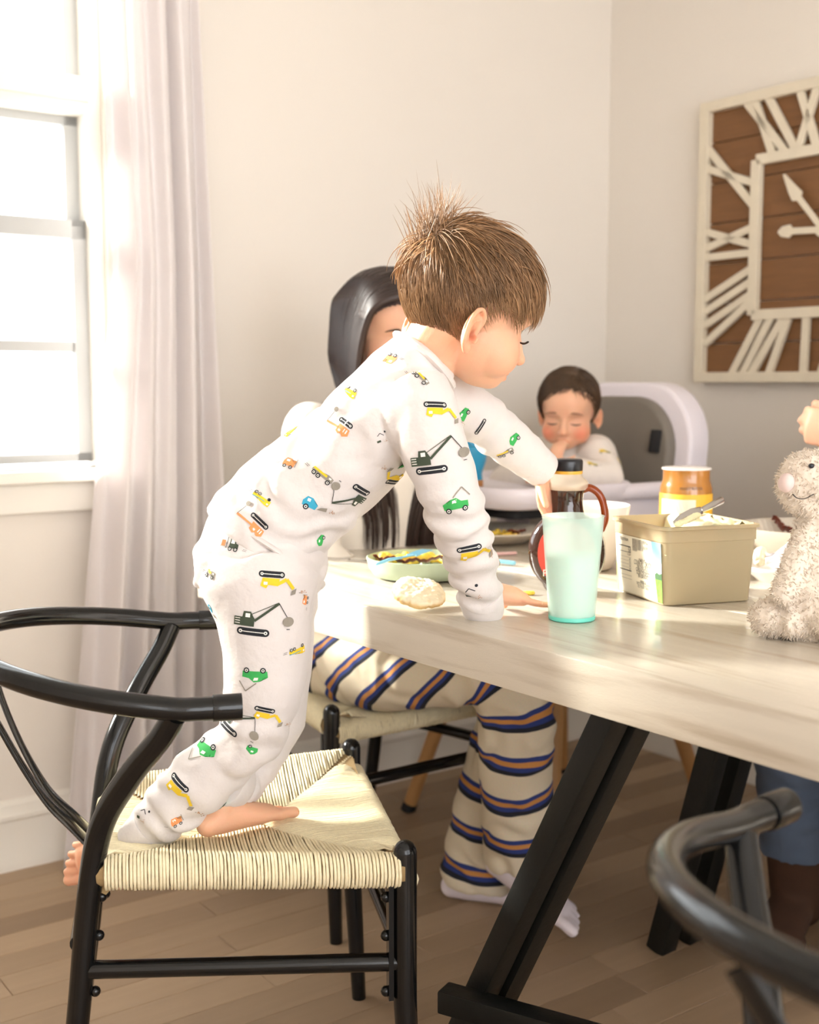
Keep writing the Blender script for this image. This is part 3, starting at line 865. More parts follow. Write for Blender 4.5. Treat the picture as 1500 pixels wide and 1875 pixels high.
def foot_shape(mb, Mx, L_, sx=1, shaft=.30):                        # local: ankle at origin, toes to +y, sole at z = -.28 L
    T3 = lambda pts: xf(Mx, pts); xa = Mx.to_3x3() @ Vector((1, 0, 0))
    mb.tube(T3([(0, -.20 * L_, -.155 * L_), (0, -.08 * L_, -.12 * L_), (sx * .01 * L_, .12 * L_, -.135 * L_), (sx * .02 * L_, .32 * L_, -.175 * L_), (sx * .02 * L_, .50 * L_, -.205 * L_)]),
            [.115 * L_, .135 * L_, .15 * L_, .185 * L_, .185 * L_], 20, ref=xa, ry=[.11 * L_, .155 * L_, .145 * L_, .105 * L_, .072 * L_], rnd=True)
    mb.tube(T3([(0, -.08 * L_, -.12 * L_), (0, -.04 * L_, shaft / 3 * L_), (0, -.04 * L_, shaft * L_)]), [.125 * L_, .12 * L_, .125 * L_], 18, rnd=True)
    for i in range(5):
        x = sx * (.150 - .080 * i) * L_; ln = (.18, .165, .145, .125, .10)[i]; r_ = (.054, .037, .035, .034, .032)[i]
        y0 = (.52, .53, .515, .49, .45)[i]
        mb.tube(T3([(x * .95, y0 * L_, -.215 * L_), (x, (y0 + ln * .6) * L_, -.215 * L_), (x, (y0 + ln) * L_, -.232 * L_)]), [r_ * L_, r_ * L_, r_ * 1.05 * L_], 10, rnd=True)
def set_tint(me, tint):
    a = me.color_attributes.new('tint', 'FLOAT_COLOR', 'POINT')
    a.data.foreach_set('color', np.hstack([tint, np.ones((len(tint), 1))]).ravel())
def blush(me, tint, p, r_, col, k=.8):
    c = get_co(me); w_ = k * np.exp(-(((c - np.array(p)) / r_) ** 2).sum(1))
    tint[:] = tint * (1 - w_[:, None]) + tint * np.array(col) * w_[:, None]

def hair_mat(name, col, var=.35, tl=.25):
    m = pmat(name, col, .46, var, 60, spec=.5, attr='tint')
    return m
def strands(paths, rads, n=3):
    """paths: list of (k,3) arrays -> one mesh of tapering tubes"""
    V = []; F = []; off = 0
    for P, r_ in zip(paths, rads):
        k = len(P); T = np.gradient(P, axis=0); T /= np.linalg.norm(T, axis=1)[:, None] + 1e-9
        ref = np.array([.3, .5, .81]); N_ = np.cross(T, ref); N_ /= np.linalg.norm(N_, axis=1)[:, None] + 1e-9
        Bn = np.cross(T, N_)
        tp = np.linspace(1, 0, k) ** .6 * r_ + r_ * .08
        for j in range(n):
            a = 2 * PI * j / n
            V.append(P + (N_ * math.cos(a) + Bn * math.sin(a)) * tp[:, None])
        base = off + np.arange(n)[:, None] * k
        for j in range(n):
            j2 = (j + 1) % n
            i = np.arange(k - 1)
            F.append(np.stack([off + j * k + i, off + j2 * k + i, off + j2 * k + i + 1, off + j * k + i + 1], 1))
        off += n * k
    V = np.vstack(V); F = np.vstack(F)
    me = bpy.data.meshes.new('hair')
    me.vertices.add(len(V)); me.vertices.foreach_set('co', V.ravel())
    me.loops.add(F.size); me.loops.foreach_set('vertex_index', F.ravel().astype(np.int32))
    me.polygons.add(len(F)); me.polygons.foreach_set('loop_start', np.arange(0, F.size, 4, dtype=np.int32))
    me.update(calc_edges=True); me.validate()
    return me
# ================================================================== the boy on the chair
M['pyjama'] = pmat('white_cotton_jersey', (216, 208, 204), .88, .015, 60, .38, 70, bdist=.0045, sheen=.25, sss=.06, sssr=(.01, .01, .009))
M['boy_hair'] = hair_mat('light_brown_hair', (160, 124, 90)); translucent(M['boy_hair'], .22, srgb(226, 190, 146))
boy = thing('person', 'child in white vehicle-print pyjamas standing on a chair, leaning over the table', 'person', onz(430, 1520, .44))
YB = 1.775
BH_S = .222
bh_face = Vector((math.cos(math.radians(29)), math.sin(math.radians(29)), 0))
bh_f = (bh_face * math.cos(.34) + Vector((0, 0, -1)) * math.sin(.34))
bh_u = (bh_face * math.sin(.34) + Vector((0, 0, 1)) * math.cos(.34)) + Vector((0, -.06, 0))
kS = BH_S / .2
BHM = frame((0, 0, 0), bh_f, bh_u) @ Matrix.Scale(kS, 4)
_ear = at(862, 606, 1.69)
BHM = Matrix.Translation(_ear - (BHM @ Vector((.071, -.032, -.037)))) @ BHM
# ---- skin
sk = MB()
head_shape(sk, BHM, ez=-.037, ey=-.030, lip=-.0045)
nk0 = BHM @ Vector((0, -.030, -.035)); nk1 = at(775, 668, YB - .005)
sk.tube([nk0, (nk0 + nk1) / 2 + Vector((-.004, 0, -.002)), nk1, at(730, 720, YB)], [.046, .043, .046, .06], 20, rnd=True)
sk.tube([at(735, 715, YB), at(680, 790, YB), at(600, 870, YB), at(520, 950, YB), at(480, 1020, YB)], [.085, .088, .084, .086, .088], 24, ref=(0, 1, 0), ry=[.055, .064, .068, .070, .075], rnd=True)
RA = [at(762, 728, 1.690), at(795, 815, 1.672), at(826, 905, 1.665), at(858, 1010, 1.705), at(884, 1108, 1.765)]
sk.tube(RA, [.036, .032, .028, .024, .021], 16, rnd=True)
LA = [at(800, 722, 1.865), at(868, 752, 1.90), at(925, 800, 1.93), at(990, 858, 1.965)]
sk.tube(LA, [.036, .032, .026, .021], 16, rnd=True)
RL = [at(480, 1050, 1.735), at(487, 1150, 1.705), at(488, 1240, 1.70), at(470, 1335, 1.70), at(400, 1405, 1.71), at(330, 1462, 1.72), at(252, 1542, 1.735)]
sk.tube(RL, [.05, .045, .042, .034, .030, .028, .022], 18, rnd=True)
# right hand flat on the table
hp = at(896, 1112, 1.785); hp.z = TZ + .036
rh_d = (onz(985, 1124, TZ) - Vector((hp.x, hp.y, TZ))).normalized()
RHM = frame(hp, (rh_d + Vector((.0, -.05, -.24))), (-.05, .12, 1))
hand_shape(sk, RHM, .098, sx=-1, curl=(.10, -.12, -.12), spread=.30, thumb=(.9, .5, -.25), thick=1.06, pt=1.6)
# left hand round the neck of the bottle
lhp = at(992, 868, 1.975)
LHM = frame(lhp, (.16, .12, -.95), (-.75, .60, -.15))
hand_shape(sk, LHM, .100, sx=-1, curl=(.45, .7, .6), spread=.08, thumb=(.8, .5, -.5), thick=1.1)
# feet
LFL = .160
hs = onz(372, 1538, .436); ts = onz(520, 1489, .436)
lfd = (ts - hs).normalized()
LFM = frame(hs + lfd * (.26 * LFL) + Vector((0, 0, .28 * LFL)), lfd, (0, 0, 1))
LANK = LFM @ Vector((0, -.04 * LFL, .25 * LFL))
foot_shape(sk, LFM, LFL, 1)
LL = [at(495, 1050, 1.82), at(503, 1180, 1.835), at(500, 1320, 1.83), at(455, 1410, 1.81), LANK]
sk.tube(LL, [.05, .042, .030, .028, .024], 18, rnd=True)
ra_ = at(234, 1578, 1.742); rt = at(140, 1615, 1.75)
RFM = frame(ra_, (-.95, .10, -.22), (0, -1, 0))
foot_shape(sk, RFM, .165, -1)
me = fuse(sk, .0019)
tint = np.ones((len(me.vertices), 3))
head_sculpt(me, BHM, tint, ez=-.037, ey=-.030)
smooth(me, 3, .45)
for p in (rt, at(520, 1485, 1.86), at(372, 1520, 1.80), at(178, 1525, 1.74)): blush(me, tint, p, .035, (1.0, .72, .66), .8)
for p in (RHM @ Vector((0, .085, 0)), LHM @ Vector((0, .06, 0))): blush(me, tint, p, .04, (1.0, .80, .74), .7)
set_tint(me, tint)
boy_body = finish('body', me, M['skin'], boy)
face_lines(BHM, boy, brow=False)

# ---- pyjama top
top = MB()
top.tube([at(470, 990, YB), at(480, 975, YB), at(515, 940, YB), at(566, 893, YB), at(622, 845, YB), at(682, 787, YB), at(730, 722, YB), at(760, 680, YB), at(784, 648, YB)],
         [.108, .110, .108, .104, .104, .108, .108, .080, .058], 36, ref=(0, 1, 0), ry=[.087, .089, .088, .084, .079, .076, .066, .058, .050])
SRA = [at(752, 715, 1.705), at(768, 752, 1.690), at(790, 815, 1.672), at(812, 868, 1.668), at(828, 915, 1.668), at(846, 970, 1.682), at(862, 1022, 1.710), at(875, 1075, 1.742), at(887, 1120, 1.772)]
top.tube(SRA, [.054, .055, .049, .045, .043, .040, .037, .034, .029], 28)
SLA = [at(775, 715, 1.845), at(820, 735, 1.88), at(870, 758, 1.90), at(925, 803, 1.93), at(965, 836, 1.95), at(994, 860, 1.967)]
top.tube(SLA, [.052, .047, .042, .038, .034, .029], 28)
me = fuse(top, .0032)
smooth(me, 5, .5)
folds(me, SRA, .075, .044, .0046, .13, .40, 1.0, 1.5)
folds(me, SLA, .065, .036, .0030, .05, .24, 2.0)
folds(me, [at(470, 990, YB), at(566, 893, YB), at(682, 787, YB)], .16, .075, .0048, .0, .30, 4.0, 1.5)
crumple(me, .0016, 18, 2)
smooth(me, 2, .5)
top_o = finish('pyjama_top', me, M['pyjama'], boy)
for pts, r_, nm in (([SRA[-1] - (SRA[-1] - SRA[-2]).normalized() * .040, SRA[-1] + (SRA[-1] - SRA[-2]).normalized() * .004], [.0335, .0300], 'cuff'),
                    ([SLA[-1] - (SLA[-1] - SLA[-2]).normalized() * .028, SLA[-1] + (SLA[-1] - SLA[-2]).normalized() * .004], [.0318, .0300], 'cuff')):
    MB().tube([pts[0], pts[0].lerp(pts[1], .1), pts[0].lerp(pts[1], .9), pts[1]], [r_[0] * .96, r_[0], r_[1], r_[1] * .95], 32).build(nm, M['pyjama'], top_o)
cA = at(733, 612, YB); cB = at(828, 698, YB); cC = (cA + cB) / 2
cy = (cB - cA).normalized(); cx = Vector((0, 1, 0)); cd = cx.cross(cy)
MB().tube([cC + cx * (.060 * math.cos(t)) + cy * ((cB - cA).length / 2 * math.sin(t)) - cd * (.004 * math.cos(2 * t)) for t in np.linspace(0, 2 * PI, 37)[:-1]], .0065, 10, closed=True, ry=.010, ref=cd).build('collar', M['pyjama'], top_o)
hA = at(418, 945, YB); hB = at(578, 1046, YB); hC = at(494, 1004, YB)
hy_ = (hB - hA).normalized(); hd_ = cx.cross(hy_)
hem_pts = [(hA + hB) / 2 + cx * (.1085 * math.cos(t)) + hy_ * ((hB - hA).length / 2 * math.sin(t)) - hd_ * (.014 * math.cos(t) ** 2) for t in np.linspace(0, 2 * PI, 49)[:-1]]
MB().tube(hem_pts, .0040, 8, closed=True, ry=.0085, ref=hd_).build('hem', M['pyjama'], top_o)
# ---- pyjama trousers
tr = MB()
tr.tube([at(512, 950, YB), at(492, 985, YB), at(477, 1030, YB), at(474, 1075, YB)], [.100, .108, .112, .108], 32, ref=(0, 1, 0), ry=[.082, .092, .099, .094], rnd=False)
SRL = [at(470, 1040, 1.725), at(478, 1075, 1.715), at(484, 1130, 1.705), at(487, 1190, 1.702), at(484, 1245, 1.70), at(474, 1300, 1.70), at(458, 1345, 1.70), at(415, 1388, 1.708), at(365, 1430, 1.715), at(315, 1475, 1.722), at(278, 1512, 1.728), at(247, 1541, 1.733)]
tr.tube(SRL, [.080, .084, .0685, .0625, .0585, .053, .049, .0445, .048, .043, .034, .0285], 28)
SLL = [at(490, 1050, 1.835), at(500, 1130, 1.845), at(503, 1220, 1.845), at(500, 1320, 1.845), at(470, 1385, 1.82), at(440, 1435, 1.805), LANK + Vector((0, 0, -.004))]
tr.tube(SLL, [.082, .066, .058, .050, .043, .039, .0375], 28)
me = fuse(tr, .0034)
smooth(me, 6, .5)
folds(me, SRL, .1, .060, .0058, .18, .33, 5.0)
folds(me, SRL, .1, .052, .0044, .30, .52, 6.0, 1.5)
folds(me, SLL, .08, .045, .003, .25, .40, 7.0)
folds(me, [at(500, 960, YB), at(477, 1050, YB), at(480, 1110, 1.74)], .15, .045, .0055, .02, .13, 8.0, 1.6)
crumple(me, .0016, 16, 6)
smooth(me, 2, .5)
pants_o = finish('pyjama_trousers', me, M['pyjama'], boy)
for P, r_ in ((SRL, .0295), (SLL, .0385)):
    d = (P[-1] - P[-2]).normalized()
    MB().tube([P[-1] - d * .035, P[-1] - d * .03, P[-1] + d * .003, P[-1] + d * .005], [r_ * 1.05, r_ * 1.09, r_, r_ * .96], 32).build('cuff', M['pyjama'], pants_o)

# ---- hair
def scalp_hair(Mh, count, hairline, whorl, length, r_, lift, tint_fn, seed, jitter=.25, shell=(.0765, .0955, .0795), part=None, seg=7, tuft=None, cen=(0, -.012, .027)):
    rg = np.random.default_rng(seed); paths = []; rads = []; cols = []
    sh = np.array(shell); cen = np.array(cen); Wp = np.array(whorl, float)
    n = 0; tries = 0
    while n < count and tries < count * 12:
        tries += 1
        d = rg.normal(size=3); d /= np.linalg.norm(d)
        p = cen + d * sh
        if not hairline(p, rg.random()): continue
        N_ = d / sh; N_ /= np.linalg.norm(N_)
        L_ = length(p) * (1 + .22 * rg.normal())
        flow = part(p) if part else (p - Wp)
        flow = np.asarray(flow, float); flow = flow - N_ * flow.dot(N_); fn_ = np.linalg.norm(flow)
        flow = flow / fn_ if fn_ > 1e-6 else np.array([0, 1., 0])
        flow = flow + np.array([0, 0, -.35]) * (0 if part else 1) + rg.normal(size=3) * jitter
        up_ = lift(p) * (1 + .4 * rg.normal())
        tf = tuft(p, rg) if tuft else None
        q = p.copy(); pts = [q.copy()]; st = L_ / seg; dirn = flow / np.linalg.norm(flow)
        for k in range(seg):
            dd = q - cen; Nn = dd / sh ** 2; Nn /= np.linalg.norm(Nn)
            tdir = dirn - Nn * dirn.dot(Nn); tdir /= np.linalg.norm(tdir) + 1e-9
            u_ = up_ * (1 - 1.25 * k / seg)
            v = tdir + Nn * u_
            if tf is not None: v = v * (1 - tf[0]) + np.array(tf[1]) * tf[0] + np.array([0, -.12, -.10]) * tf[0] * k / seg
            v /= np.linalg.norm(v); q = q + v * st
            s_ = np.linalg.norm((q - cen) / sh)
            if s_ < 1.01: q = cen + (q - cen) / s_ * 1.012
            dirn = tdir + np.array([0, 0, -.05]); pts.append(q.copy())
        paths.append(np.array(pts)); rads.append(r_ * (.7 + .6 * rg.random())); cols.append(tint_fn(p, rg)); n += 1
    mat = np.array(Mh)
    paths = [P @ mat[:3, :3].T + mat[:3, 3] for P in paths]
    me = strands(paths, rads)
    t_ = np.repeat(np.array(cols), 3 * (seg + 1), axis=0)
    set_tint(me, t_[:len(me.vertices)])
    return me
def scalp_cap(Mh, shell, keep, cen=(0, -.012, .027), nu=60, nv=36):
    b_ = MB(); vs = []; ok = []
    for i in range(nv + 1):
        t = PI * i / nv
        for j in range(nu):
            ph = 2 * PI * j / nu
            p = np.array(cen) + np.array(shell) * np.array((math.sin(t) * math.cos(ph), math.sin(t) * math.sin(ph), math.cos(t)))
            vs.append(Mh @ Vector(p)); ok.append(keep(p))
    fs = []
    for i in range(nv):
        for j in range(nu):
            q = (i * nu + j, (i + 1) * nu + j, (i + 1) * nu + (j + 1) % nu, i * nu + (j + 1) % nu)
            if all(ok[k] for k in q): fs.append(q)
    b_.add(vs, fs); return b_
def boy_line(p):                                         # lowest height of the hair at each place round the head
    y = p[1]
    return float(np.interp(y, [-.1, -.07, -.045, -.028, -.012, .012, .03, .05, .085], [-.062, -.062, -.055, -.036, -.002, .004, -.006, .026, .044]))
def bl_keep(p, r_): return p[2] > boy_line(p) + .006 * (r_ - .5)
def boy_len(p):
    top_ = np.clip((p[2] - .01) / .06, 0, 1)
    return .016 + .026 * top_ + .002 * np.clip((p[1] - .02) / .05, 0, 1)
def boy_tuft(p, rg):
    d = math.sqrt((p[0] * .9) ** 2 + (p[1] + .082) ** 2 + (p[2] - .066) ** 2)
    k = math.exp(-(d / .032) ** 2)
    
    return (.93, (.25 * rg.normal(), -.15 + .42 * rg.normal(), 1.0 + .2 * rg.normal()))
def boy_tint(p, rg):
    q = 45 * p; cl_ = noise.noise((q[0] * 1.6, q[1] * .8, q[2] * .8)); v = .80 + .40 * cl_ + .35 * (rg.random() - .4)
    return np.array((v, v * .97, v * .92))
bh = MB(); 
cap = scalp_cap(BHM, (.0765, .0965, .0845), lambda p: p[2] > boy_line(p) + .004)
capo = cap.build('hair_base', M['boy_hair'], boy)
set_tint(capo.data, np.full((len(capo.data.vertices), 3), .55))
BSH = (.0775, .0975, .0855)
hm = scalp_hair(BHM, 9000, bl_keep, (0.01, -.085, .062), boy_len, (.00062), lambda p: .10, boy_tint, 5, .20, tuft=None, shell=BSH)
finish('hair', hm, M['boy_hair'], boy)['kind'] = 'stuff'
hm2 = scalp_hair(BHM, 800, lambda p, r_: math.sqrt(p[0] ** 2 + (p[1] + .082) ** 2 + (p[2] - .066) ** 2) < .040 * (.3 + .7 * r_), (0, -.085, .062), lambda p: .034 + .024 * rng.random(), .0006, lambda p: .4, boy_tint, 6, .3, tuft=boy_tuft, shell=BSH)
hm3 = scalp_hair(BHM, 900, lambda p, r_: bl_keep(p, r_) and p[2] > .02, (0.01, -.085, .062), lambda p: boy_len(p) * 1.15, .0010, lambda p: .22 + .25 * np.clip((-p[1] - .03) / .06, 0, 1), lambda p, rg: boy_tint(p, rg) * 1.25, 15, .34, shell=BSH)
finish('loose_hair', hm3, M['boy_hair'], boy)['kind'] = 'stuff'
finish('hair_tuft', hm2, M['boy_hair'], boy)['kind'] = 'stuff'

# ---- printed vehicles on the cloth
INK = {k: pmat('print_' + k, c, .85, .08, 200, .15, 900) for k, c in dict(yellow=(232, 196, 44), black=(28, 30, 36), green=(58, 168, 84), darkgreen=(62, 72, 56), orange=(236, 148, 92), blue=(58, 160, 190), grey=(146, 138, 126), white=(240, 236, 228), brown=(176, 120, 70)).items()}
INKN = list(INK)
def capsule(x0, y0, x1, y1, r_, n=8):
    d = Vector((x1 - x0, y1 - y0)); a = math.atan2(d.y, d.x)
    return [(x1 + r_ * math.cos(a - PI / 2 + PI * i / n), y1 + r_ * math.sin(a - PI / 2 + PI * i / n)) for i in range(n + 1)] + \
           [(x0 + r_ * math.cos(a + PI / 2 + PI * i / n), y0 + r_ * math.sin(a + PI / 2 + PI * i / n)) for i in range(n + 1)]
def stroke(pts, wd):
    return [[(p[0] + o[0], p[1] + o[1]) for p, o in ((a, (-n[0], -n[1])), (b_, (-n[0], -n[1])), (b_, n), (a, n))]
            for a, b_ in zip(pts[:-1], pts[1:]) for n in [(lambda d: (-d[1] / math.hypot(*d) * wd / 2, d[0] / math.hypot(*d) * wd / 2))((b_[0] - a[0], b_[1] - a[1]))]]
def disc(x, y_, r_, n=14): return [(x + r_ * math.cos(2 * PI * i / n), y_ + r_ * math.sin(2 * PI * i / n)) for i in range(n)]
def rect(x0, y0, x1, y1): return [(x0, y0), (x1, y0), (x1, y1), (x0, y1)]
def track(x0, x1, y_, r_=.075):
    return [('black', capsule(x0, y_, x1, y_, r_)), ('white', disc(x0, y_, .035)), ('white', disc(x1, y_, .035)), ('white', rect(x0, y_ - .008, x1, y_ + .008)), ('black', disc(x0, y_, .016, 8)), ('black', disc(x1, y_, .016, 8))]
def wheel(x, y_, r_=.085): return [('black', disc(x, y_, r_)), ('white', disc(x, y_, r_ * .55, 10)), ('black', disc(x, y_, r_ * .3, 8))]
def dash(x, y_): return [('black', rect(x, y_, x + .15, y_ + .012)), ('black', rect(x + .03, y_ + .05, x + .18, y_ + .062))]
def dots(x, y_, col='brown'):
    rr_ = random.Random(int(1000 * (x + 3 * y_))); return [(col, disc(x + rr_.uniform(-.09, .09), y_ + rr_.uniform(-.06, .06), .014, 6)) for _ in range(9)]
V = {
 'exc': track(-.1, .38, -.2) + [('yellow', [(-.05, -.11), (.36, -.11), (.40, .08), (.26, .14), (.22, .05), (-.02, .07)]), ('white', rect(.24, -.02, .33, .05))] + [('yellow', s_) for s_ in stroke([(.0, .02), (-.22, -.10), (-.42, .12)], .085)] + [('grey', [(-.5, .1), (-.38, .17), (-.36, .28), (-.48, .24)])] + dots(-.72, .2) + [('black', rect(-.6, .2, -.56, .21))],
 'crane': track(-.28, .22, -.25) + [('darkgreen', [(-.42, -.14), (-.02, -.14), (-.02, .02), (-.10, .16), (-.24, .16), (-.26, .04), (-.42, .04)]), ('white', rect(-.20, .04, -.11, .12))] + [('white', rect(-.40, -.1 + .05 * i, -.30, -.085 + .05 * i)) for i in range(3)] + [('darkgreen', s_) for s_ in stroke([(-.02, -.02), (.42, .36)], .05)] + [('darkgreen', s_) for s_ in stroke([(-.1, .1), (.42, .38)], .014)] + [('black', s_) for s_ in stroke([(.42, .37), (.6, .08)], .014)] + [('grey', disc(.62, -.0, .10))] + [('black', rect(.60, -.16, .66, -.145))],
 'ocrane': track(-.25, .25, .3) + [('orange', [(-.12, .18), (.30, .18), (.34, .0), (.22, -.10), (.12, -.04), (.06, -.1), (-.08, -.06)]), ('white', rect(.0, -.02, .08, .04)), ('white', rect(.16, .02, .19, .14)), ('white', rect(.23, .02, .26, .14))] + [('orange', s_) for s_ in stroke([(-.06, .06), (-.62, .02)], .06)] + [('black', s_) for s_ in stroke([(-.62, .02), (-.58, .38)], .012)] + [('grey', disc(-.57, .46, .075))],
 'pickup': [('green', [(-.34, -.10), (.38, -.12), (.40, .06), (.2, .1), (.06, .22), (-.12, .2), (-.2, .08), (-.36, .08)]), ('white', [(-.08, .08), (.04, .08), (.08, .17), (-.06, .16)])] + wheel(-.22, -.13) + wheel(.26, -.14) + [('grey', s_) for s_ in stroke([(-.02, .24), (.3, .48), (.48, .18)], .032)],
 'flat': [('yellow', [(-.38, -.05), (.40, -.05), (.40, .05), (-.18, .06), (-.2, .2), (-.38, .2)]), ('white', rect(-.34, .08, -.26, .15)), ('blue', rect(-.16, .06, .40, .085))] + wheel(-.26, -.09, .07) + wheel(.16, -.09, .065) + wheel(.31, -.09, .065) + dash(.48, -.08),
 'dump': [('grey', [(-.40, -.06), (.40, -.06), (.40, .1), (.2, .14), (.18, .02), (-.40, .02)]), ('yellow', [(-.40, .02), (.16, .02), (.16, .1), (-.36, .09)]), ('white', rect(.24, .03, .33, .09))] + wheel(-.28, -.09, .08) + wheel(-.1, -.09, .08) + wheel(.28, -.09, .08) + dash(-.68, -.08),
 'orange': [('orange', [(-.28, -.08), (.2, -.08), (.22, .08), (.04, .1), (.02, .26), (-.2, .26), (-.28, .08)]), ('white', rect(-.18, .1, -.04, .2)), ('brown', rect(.1, .1, .24, .22))] + [('grey', s_) for s_ in stroke([(.26, -.06), (.26, .3)], .03)] + wheel(-.16, -.12, .075) + wheel(.1, -.12, .075) + dash(-.58, -.1),
 'blue': [('blue', [(-.28, -.08), (.16, -.1), (.2, .06), (.02, .1), (-.02, .22), (-.2, .22), (-.3, .06)]), ('white', rect(-.17, .08, -.07, .17))] + wheel(-.14, -.1, .09) + [('grey', [(.2, -.06), (.52, -.02), (.5, .10), (.3, .04)])] + dots(.7, .05),
 'fork': [('darkgreen', [(-.1, -.12), (.28, -.12), (.28, .05), (.18, .08), (.14, .34), (-.06, .34), (-.08, .0)]), ('white', [(-.03, .06), (.12, .06), (.1, .29), (-.02, .29)])] + wheel(-.02, -.15, .075) + wheel(.2, -.15, .075) + [('black', s_) for s_ in stroke([(-.18, -.14), (-.16, .34)], .02)] + [('grey', rect(-.45, -.1, -.16, -.085)), ('brown', rect(-.4, -.08, -.24, .14))] + dash(.46, -.14),
 'greens': [('green', [(-.24, -.1), (.26, -.12), (.28, .06), (.1, .1), (.0, .24), (-.16, .18), (-.26, .06)]), ('white', rect(-.08, .06, .04, .13))] + wheel(.14, -.12, .085),
 'bar': track(-.3, .3, 0),
 'bits': [('black', s_) for s_ in stroke([(-.2, .1), (-.05, .2), (.1, .05)], .03)] + [('black', disc(.2, .2, .05)), ('darkgreen', rect(-.3, -.2, -.12, -.1))] + dots(.1, -.2),
}
def make_tree(o):
    return BVHTree.FromPolygons([v.co.copy() for v in o.data.vertices], [tuple(p.vertices) for p in o.data.polygons])
def decal(o, tree, hit, nrm, xdir, kind, size, flip=1):
    x = (xdir - nrm * xdir.dot(nrm)).normalized(); y_ = nrm.cross(x)
    bm = bmesh.new(); mi = []
    layers = []
    for li, (col, poly) in enumerate(V[kind]):
        b2 = bmesh.new()
        vs = [b2.verts.new((px_, py_ * flip, 0)) for px_, py_ in poly]
        try: f = b2.faces.new(vs)
        except ValueError: b2.free(); continue
        bmesh.ops.triangulate(b2, faces=b2.faces[:])
        for _ in range(4):
            le = [e for e in b2.edges if e.calc_length() * size > .0062]
            if not le: break
            bmesh.ops.subdivide_edges(b2, edges=le, cuts=1, use_grid_fill=False)
            bmesh.ops.triangulate(b2, faces=[f for f in b2.faces if len(f.verts) > 3])
        b2.verts.ensure_lookup_table()
        mp = []; ok = True
        for v in b2.verts:
            p = hit + x * (v.co.x * size) + y_ * (v.co.y * size)
            h, n_, idx, dist = tree.ray_cast(p + nrm * .03, -nrm, .08)
            if h is None:
                h, n_, idx, dist = tree.find_nearest(p)
            mp.append(h + n_ * (.0005 + .00012 * li) * (1 if n_.dot(nrm) > 0 else -1))
        nv = [bm.verts.new(q) for q in mp]
        for f in b2.faces:
            nf = bm.faces.new([nv[v.index] for v in f.verts]); nf.material_index = INKN.index(col); nf.smooth = True
        b2.free()
    me_ = bpy.data.meshes.new('printed_vehicle'); bm.to_mesh(me_); bm.free()
    used = sorted({p.material_index for p in me_.polygons}); rem = {u: i for i, u in enumerate(used)}
    for u in used: me_.materials.append(INK[INKN[u]])
    for p in me_.polygons: p.material_index = rem[p.material_index]
    return link('printed_vehicle', me_, o)
tt = make_tree(top_o); tp = make_tree(pants_o)
CAMP = Vector((0, 0, CAM_Z))
prints = [ (715, 655, 'orange', 150, 50), (770, 690, 'dump', -55, 50), (640, 715, 'flat', 145, 52), (620, 787, 'ocrane', -38, 62), (808, 755, 'exc', -178, 72),
 (790, 838, 'crane', 8, 92), (722, 872, 'exc', -35, 70), (648, 912, 'crane', 140, 80), (590, 870, 'dump', -38, 56), (530, 850, 'orange', -25, 46), (570, 925, 'blue', -25, 60),
 (480, 912, 'flat', 145, 48), (462, 968, 'ocrane', -45, 64), (424, 998, 'fork', -12, 50), (383, 1050, 'dump', -15, 46), (508, 1068, 'exc', -185, 76), (588, 990, 'greens', 80, 40),
 (468, 1135, 'crane', -6, 92), (560, 1098, 'orange', 80, 34), (545, 1190, 'flat', 190, 50), (468, 1236, 'pickup', 180, 62), (428, 1318, 'crane', -35, 74), (490, 1312, 'exc', -195, 60),
 (376, 1370, 'pickup', 150, 66), (328, 1452, 'exc', 145, 70), (462, 1372, 'greens', 160, 40), (420, 1466, 'pickup', 175, 62), (325, 1505, 'orange', 20, 40),
 (834, 926, 'pickup', 14, 62), (872, 1015, 'exc', -168, 72), (866, 1086, 'bits', 25, 60), (942, 805, 'greens', 60, 46), (880, 782, 'bar', 62, 46), (386, 1116, 'blue', -40, 36), (262, 1492, 'bits', -20, 44), (892, 1133, 'bar', 10, 44),
 (700, 800, 'bits', 20, 40), (850, 760, 'greens', 75, 50), (535, 790, 'flat', 60, 40), (492, 815, 'bar', 100, 36), (925, 830, 'dump', 30, 42) ]
for px_, py_, kind, ang, wpx in prints:
    d = ray(px_, py_).normalized(); best = None
    for o, tr_ in ((top_o, tt), (pants_o, tp)):
        h = tr_.ray_cast(CAMP, d)
        if h[0] is not None and (best is None or h[3] < best[3]): best = (h[0], h[1], o, h[3], tr_)
    if best is None: continue
    hit, n_, o, dist, tr_ = best
    # average the normal over a small patch, so that a fold does not tip the print
    acc = Vector(n_)
    for dx, dy in ((-14, 0), (14, 0), (0, 14), (0, -14)):
        hh = tr_.ray_cast(CAMP, ray(px_ + dx, py_ + dy).normalized())
        if hh[0] is not None and (hh[0] - hit).length < .06: acc += hh[1]
    n_ = acc.normalized(); n_ = (n_ - d * .6).normalized()
    a = math.radians(ang); xd = Vector((math.cos(a), 0, math.sin(a)))
    flip = -1 if kind in ('exc', 'pickup', 'ocrane') and ang in (-178, 180, -185, -195, 150, 175, 145, -168) and False else 1
    decal(o, tr_, hit, n_, xd, kind, wpx * dist / FPX * 1.0, flip)
rk = random.Random(5); kinds = [k for k in V if k not in ('bits', 'bar')]
